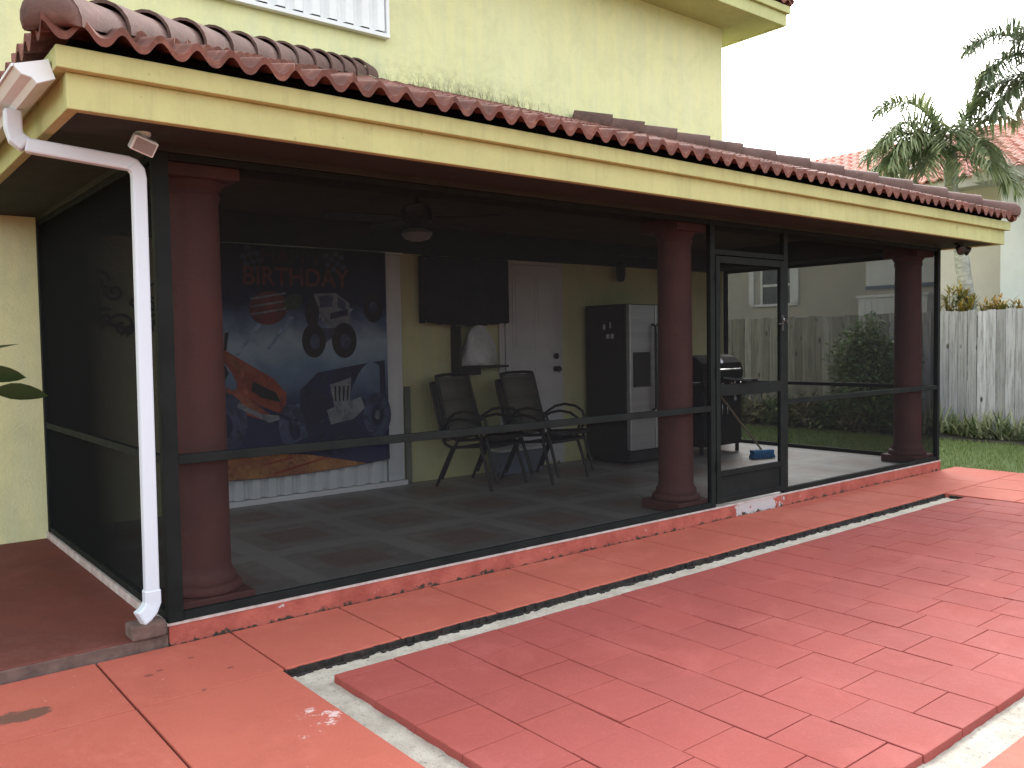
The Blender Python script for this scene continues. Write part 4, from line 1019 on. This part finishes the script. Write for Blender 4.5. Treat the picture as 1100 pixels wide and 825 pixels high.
# big shrub
sx_, sy_ = 12.65, 2.95
p = thing('shrub', 'large rounded green shrub in front of the fence behind the screen', 'shrub', (sx_,sy_,-.2))
b = B(); lobes = [(0,0,.95,.55),(-.1,.35,1.15,.40),(.1,-.35,1.1,.42),(0,.1,1.5,.36),(-.2,-.1,.55,.55),(.05,.45,.6,.42),(0,-.45,.55,.4)]
for q in range(3600):
    lx, ly, lz, r = rnd.choice(lobes); v = Vector((rnd.gauss(0,1),rnd.gauss(0,1),rnd.gauss(0,1))).normalized()*r*rnd.uniform(.45,1.06)
    leafq(b, Vector((sx_+lx, sy_+ly, lz-.05)) + v, rnd.uniform(.07,.14), .5)
b.build('foliage', M['shrub'], p)
b = B()
for q in range(9): b.tube([(sx_+rnd.uniform(-.08,.08),sy_+rnd.uniform(-.08,.08),-.22),(sx_+rnd.uniform(-.2,.2),sy_+rnd.uniform(-.2,.2),.5),(sx_+rnd.uniform(-.4,.4),sy_+rnd.uniform(-.45,.45),1.2)], [.022,.014,.006], 6)
b.build('branch', M['twig'], p)
# crotons beyond the fence
for (x, y, h, lab, up, ct) in ((14.0, 2.12, 2.35, 'tall spiky yellow green croton behind the fence, left of the palm trunk', True, 46), (14.0, 1.40, 2.12, 'rounded orange yellow croton behind the fence, right of the palm trunk', False, 85), (14.05, 2.5, 2.0, 'short dark green croton poking over the fence beside the screen corner', True, 18)):
    p = thing('croton', lab, 'plant', (x,y,-.2)); b = B(); s = B()
    for q in range(ct):
        dx, dy = rnd.uniform(-.27,.27), rnd.uniform(-.27,.27)
        hh = h - (abs(dy)*(1.9 if up else .9))*rnd.uniform(.5,1) - rnd.uniform(0,.5); s.tube([(x,y,-.2),(x+dx*.5,y+dy*.5,hh*.5),(x+dx,y+dy,hh-.05)], [.012,.009,.005], 5)
        for w in range(16):
            a = rnd.uniform(0,2*PI); e = rnd.uniform(-.2,1.2); blade(b, (x+dx,y+dy,hh-.2+.2*w/16), (math.cos(a)*math.cos(e),math.sin(a)*math.cos(e),math.sin(e)), rnd.uniform(.12,.2), .045, .5, 3)
    b.build('foliage', M['croton' if up else 'crotonor'], p); s.build('stem', M['twig'], p)

# palms
def frond(b, base, az, elev, length, droop, leafl, dens, mat_seed=0):
    base = Vector(base); d = Vector((math.cos(az)*math.cos(elev), math.sin(az)*math.cos(elev), math.sin(elev))); p = base.copy(); seg = 18; pts = []
    for i in range(seg+1):
        pts.append((p.copy(), d.copy())); p = p + d*(length/seg); d = (d + Vector((0,0,-droop/seg*(.4+1.2*i/seg)))).normalized()
    b.tube([q[0] for q in pts], [.022*(1-.85*i/seg) for i in range(seg+1)], 5)
    n = int(length*dens)
    for i in range(n):
        t = .14 + .86*i/n; k = min(int(t*seg), seg-1); q = pts[k][0].lerp(pts[k+1][0], t*seg-k); dd = pts[k][1]
        s = dd.cross(Vector((0,0,1))); s = s.normalized() if s.length > .05 else Vector((1,0,0)); u = s.cross(dd)
        for sg in (-1,1):
            ll = leafl*(.5+.75*math.sin(PI*min(1,t*.8+.12)))*rnd.uniform(.85,1.1)
            ang = rnd.uniform(-.6,.8)
            ld = (s*sg*(.80) + dd*rnd.uniform(.45,.8) + u*ang).normalized()
            blade(b, q, ld, ll, .047, rnd.uniform(.7,1.5), 4)
def palm(loc, lean, H, lab, fronds, mat, r0=.13):
    x, y = loc; p = thing('palm_tree', lab, 'palm tree', (x,y,-.25)); top = Vector((x+lean[0], y+lean[1], H))
    b = B(); pts = [];
    for i in range(23):
        t = i/22; pts.append(Vector((x+lean[0]*t**1.2, y+lean[1]*t**1.2, -.3+(H-.25+.0)*t)))
    b.tube(pts, [r0*(1.12-.3*i/22)*(1.04 if i % 2 else .985) for i in range(23)], 14); b.build('trunk', M['trunk'], p, smooth=60)
    b = B(); b.tube([pts[-1], pts[-1].lerp(top, .5)+Vector((0,0,.05)), top+Vector((0,0,.12))], [r0*.86, r0*.95, r0*.3], 12); b.build('crownshaft', M['shaft'], p, smooth=60)
    for (az, el, le, dr) in fronds:
        b = B(); frond(b, top + Vector((math.cos(az)*.05, math.sin(az)*.05, rnd.uniform(-.05,.08))), az, el, le, dr, .46, 54); b.build('frond', mat, p)
# azimuths: camera looks along about 51 degrees, so +141 degrees is to the left in view and -39 to the right
LFT, RGT, AWY, TOW = math.radians(141), math.radians(-39), math.radians(51), math.radians(231)
palm((14.55,1.95), (-.30,.42), 4.62, 'leaning palm with drooping green fronds behind the fence', [
    (LFT+.05,1.15,1.75,2.6), (LFT-.25,.75,1.6,2.5), (LFT+.35,.62,1.65,2.7), (LFT+.1,.2,1.45,2.2), (LFT-.5,-.15,1.3,1.6), (LFT+.7,.0,1.3,1.7),
    (TOW+.1,.35,1.3,2.6), (TOW-.5,.7,1.4,2.6), (AWY,.7,1.4,2.2), (RGT-.2,1.3,1.6,1.0), (RGT+.25,.6,1.4,2.6), (RGT-.35,-.1,1.2,1.7), (RGT+.1,1.0,1.5,2.0), (LFT+.2,.9,1.6,2.9), (LFT-.1,.45,1.6,2.6), (TOW-.2,-.1,1.2,1.6)], M['palm'])
palm((15.3,.72), (.05,.25), 5.85, 'taller dark palm whose fronds come in at the right edge', [
    (LFT,.85,1.95,2.0), (LFT+.25,.45,1.9,2.0), (LFT-.3,.25,1.75,2.1), (LFT+.1,.05,1.6,1.9), (LFT+.6,.7,1.8,1.9), (TOW,.4,1.5,1.9), (AWY,.4,1.6,1.8), (RGT,.6,1.7,1.7), (RGT+.5,.2,1.7,1.8), (RGT-.5,1.1,1.6,1.3)], M['palmdark'], .14)

# dry weeds rooted where the porch tiles meet the wall
b = B()
for q in range(170):
    x = min(max(rnd.gauss(4.25, .62), 3.0), 5.9); z = ZE + RISE + .05
    blade(b, (x, D-.03-rnd.uniform(0,.10), z-.02), (rnd.uniform(-.7,.7), rnd.uniform(-.5,.1), 1), rnd.uniform(.05,.19), .005, rnd.uniform(.2,.9), 3)
stuff(b.build('weeds', M['weed']), 'dry wispy weeds growing where the porch roof meets the wall', 'weeds')

# ================================================================== NEIGHBOUR HOUSE
NXW = 17.0
nh = thing('neighbour_house', 'cream house with a terracotta tile roof beyond the fence', 'house', (20, 3, -.2))
b = B(); b.box(NXW, 25, -3, 15, -.3, 4.5); b.build('wall', M['ncream'], nh)
b = B(); b.box(16.2, NXW-.002, -9, 2.31, -.3, 4.30); w_ = b.build('wing_wall', M['nwhite'], nh); w_['label'] = 'whiter projecting wall at the right'
b = B(); b.box(16.35, NXW-.001, 2.312, 15.4, 4.40, 4.46); b.build('soffit', M['ntrim'], nh)
b = B(); b.box(16.30, 16.345, 2.312, 15.4, 4.36, 4.55); b.box(15.62, 15.665, -9.4, 2.6, 4.30, 4.49); b.box(15.666, 16.299, 2.555, 2.6, 4.30, 4.49); b.box(15.666,16.199,-9.4,2.554,4.31,4.35); b.build('fascia', M['ntrim'], nh)
b = B(); tiled_plane(b, (16.22, -9.5, 4.53), (0,1,0), (1,0,0), 25, 4.0, 1.78, .24, .42, .06, per=6)
b.add([(16.25,-9.5,4.52),(16.25,15.5,4.52),(20.25,15.5,6.31),(20.25,-9.5,6.31),(25.5,15.5,4.4),(25.5,-9.5,4.4)], [(0,1,2,3),(3,2,4,5),(1,4,2),(0,3,5)])
tiled_plane(b, (15.55, -9.5, 4.46), (0,1,0), (1,0,0), 12.1, .72, .30, .24, .42, .06, per=6)
b.build('roof', M['nroof'], nh, smooth=50)
b = B(); xs_, ya, yb = NXW-.04, 7.13, 8.48
b.box(xs_, NXW-.002, ya+.0, yb, 2.24, 2.30); b.box(xs_, NXW-.002, ya+.16, ya+.22, 2.301, 3.2); b.box(xs_, NXW-.002, yb-.36, yb-.30, 2.301, 3.2); b.box(xs_, NXW-.002, ya+.221, yb-.361, 3.14, 3.2); b.box(xs_, NXW-.002, ya+.221, yb-.361, 2.72, 2.78)
w_ = b.build('window', M['white'], nh); w_['label'] = 'double hung window seen through the screen door'
b = B(); b.box(NXW-.02, NXW-.003, ya+.221, yb-.361, 2.301, 3.139); b.build('pane', M['glass'], w_)
b = B(); b.box(xs_-.03, NXW-.003, ya-.02, ya+.159, 2.301, 3.2); b.box(xs_-.03, NXW-.003, yb-.12, yb+.02, 2.301, 3.2); b.build('side_shutter', M['white'], w_)
b = B(); b.box(NXW-.03, NXW-.003, yb-.299, yb-.121, 2.301, 3.2); b.build('louvre', M['ntrim'], w_)
b = B(); b.box(NXW-.03, NXW-.003, 3.9, 5.42, 2.58, 3.22); w_ = b.build('window', M['white'], nh); w_['label'] = 'white shuttered window behind the right column'
b = B(); b.box(NXW-.05, NXW-.031, 3.9, 5.42, 2.50, 2.575); b.build('sill', M['bin'], w_)
b = B(); b.box(NXW-.35, NXW-.003, 3.9, 5.42, 1.2, 2.30); b.box(NXW-.38, NXW-.003, 3.86, 5.46, 2.301, 2.36)
for q in range(10): b.box(NXW-.362, NXW-.351, 3.95+.146*q, 4.03+.146*q, 1.22, 2.28)
w_ = b.build('balcony_screen', M['white'], nh); w_['label'] = 'white ribbed screen box below the shuttered window'

# ================================================================== LIGHT, SKY, CAMERA
w = bpy.data.worlds.new('World'); sc.world = w; w.use_nodes = True; nt = w.node_tree; nt.nodes.clear()
SUN_EL, SUN_AZ = math.radians(34), math.radians(30)     # low hazy sun behind and to the right of the house (azimuth from +X towards +Y)
sky = nt.nodes.new('ShaderNodeTexSky'); sky.sky_type = 'NISHITA'; sky.sun_disc = False
sky.sun_elevation = SUN_EL; sky.sun_rotation = PI/2 - SUN_AZ; sky.air_density = 1.2; sky.dust_density = 2.0; sky.ozone_density = 1.0
hs = nt.nodes.new('ShaderNodeHueSaturation'); hs.inputs['Saturation'].default_value = .22
tcw = nt.nodes.new('ShaderNodeTexCoord'); sz = nt.nodes.new('ShaderNodeSeparateXYZ'); nt.links.new(tcw.outputs['Generated'], sz.inputs[0])
# overcast dome: brighter overhead than at the horizon
gr_ = ramp(nt, sz.outputs[2], [(0.0, .52), (.75, 1.0)])
mul = mixc(nt, 1.0, hs.outputs[0], gr_, 'MULTIPLY')
bg = nt.nodes.new('ShaderNodeBackground'); bg.inputs[1].default_value = .15; out = nt.nodes.new('ShaderNodeOutputWorld')
nt.links.new(sky.outputs[0], hs.inputs['Color']); nt.links.new(mul, bg.inputs[0]); nt.links.new(bg.outputs[0], out.inputs[0])
sl = bpy.data.lights.new('sun', 'SUN'); sl.energy = .8; sl.angle = math.radians(25); sl.color = (1,.98,.95)
so = bpy.data.objects.new('sun', sl); COL.objects.link(so)
sd_ = Vector((math.cos(SUN_AZ)*math.cos(SUN_EL), math.sin(SUN_AZ)*math.cos(SUN_EL), math.sin(SUN_EL)))
so.rotation_euler = sd_.to_track_quat('Z', 'Y').to_euler()

cam = bpy.data.cameras.new('camera'); co = bpy.data.objects.new('camera', cam); COL.objects.link(co)
r = Vector((.7763588,-.63007901,-.01635393)); u = Vector((.04221382,.02609083,.99876787)); f = Vector((.62887598,.77609259,-.04685389))
Mx = Matrix((( r.x,u.x,-f.x,-1.3577),(r.y,u.y,-f.y,-4.5312),(r.z,u.z,-f.z,1.42),(0,0,0,1)))
co.matrix_world = Mx
cam.sensor_fit = 'HORIZONTAL'; cam.sensor_width = 36; cam.lens = 919.02/1100*36; cam.clip_end = 1000; cam.clip_start = .05
sc.camera = co
sc.view_settings.view_transform = 'Standard'; sc.view_settings.look = 'None'; sc.view_settings.exposure = 2.5; sc.view_settings.gamma = 1
sc.view_settings.use_curve_mapping = False
sc.render.engine = 'CYCLES'
sc.cycles.max_bounces = 10; sc.cycles.diffuse_bounces = 5; sc.cycles.transparent_max_bounces = 24
sc.cycles.use_denoising = True
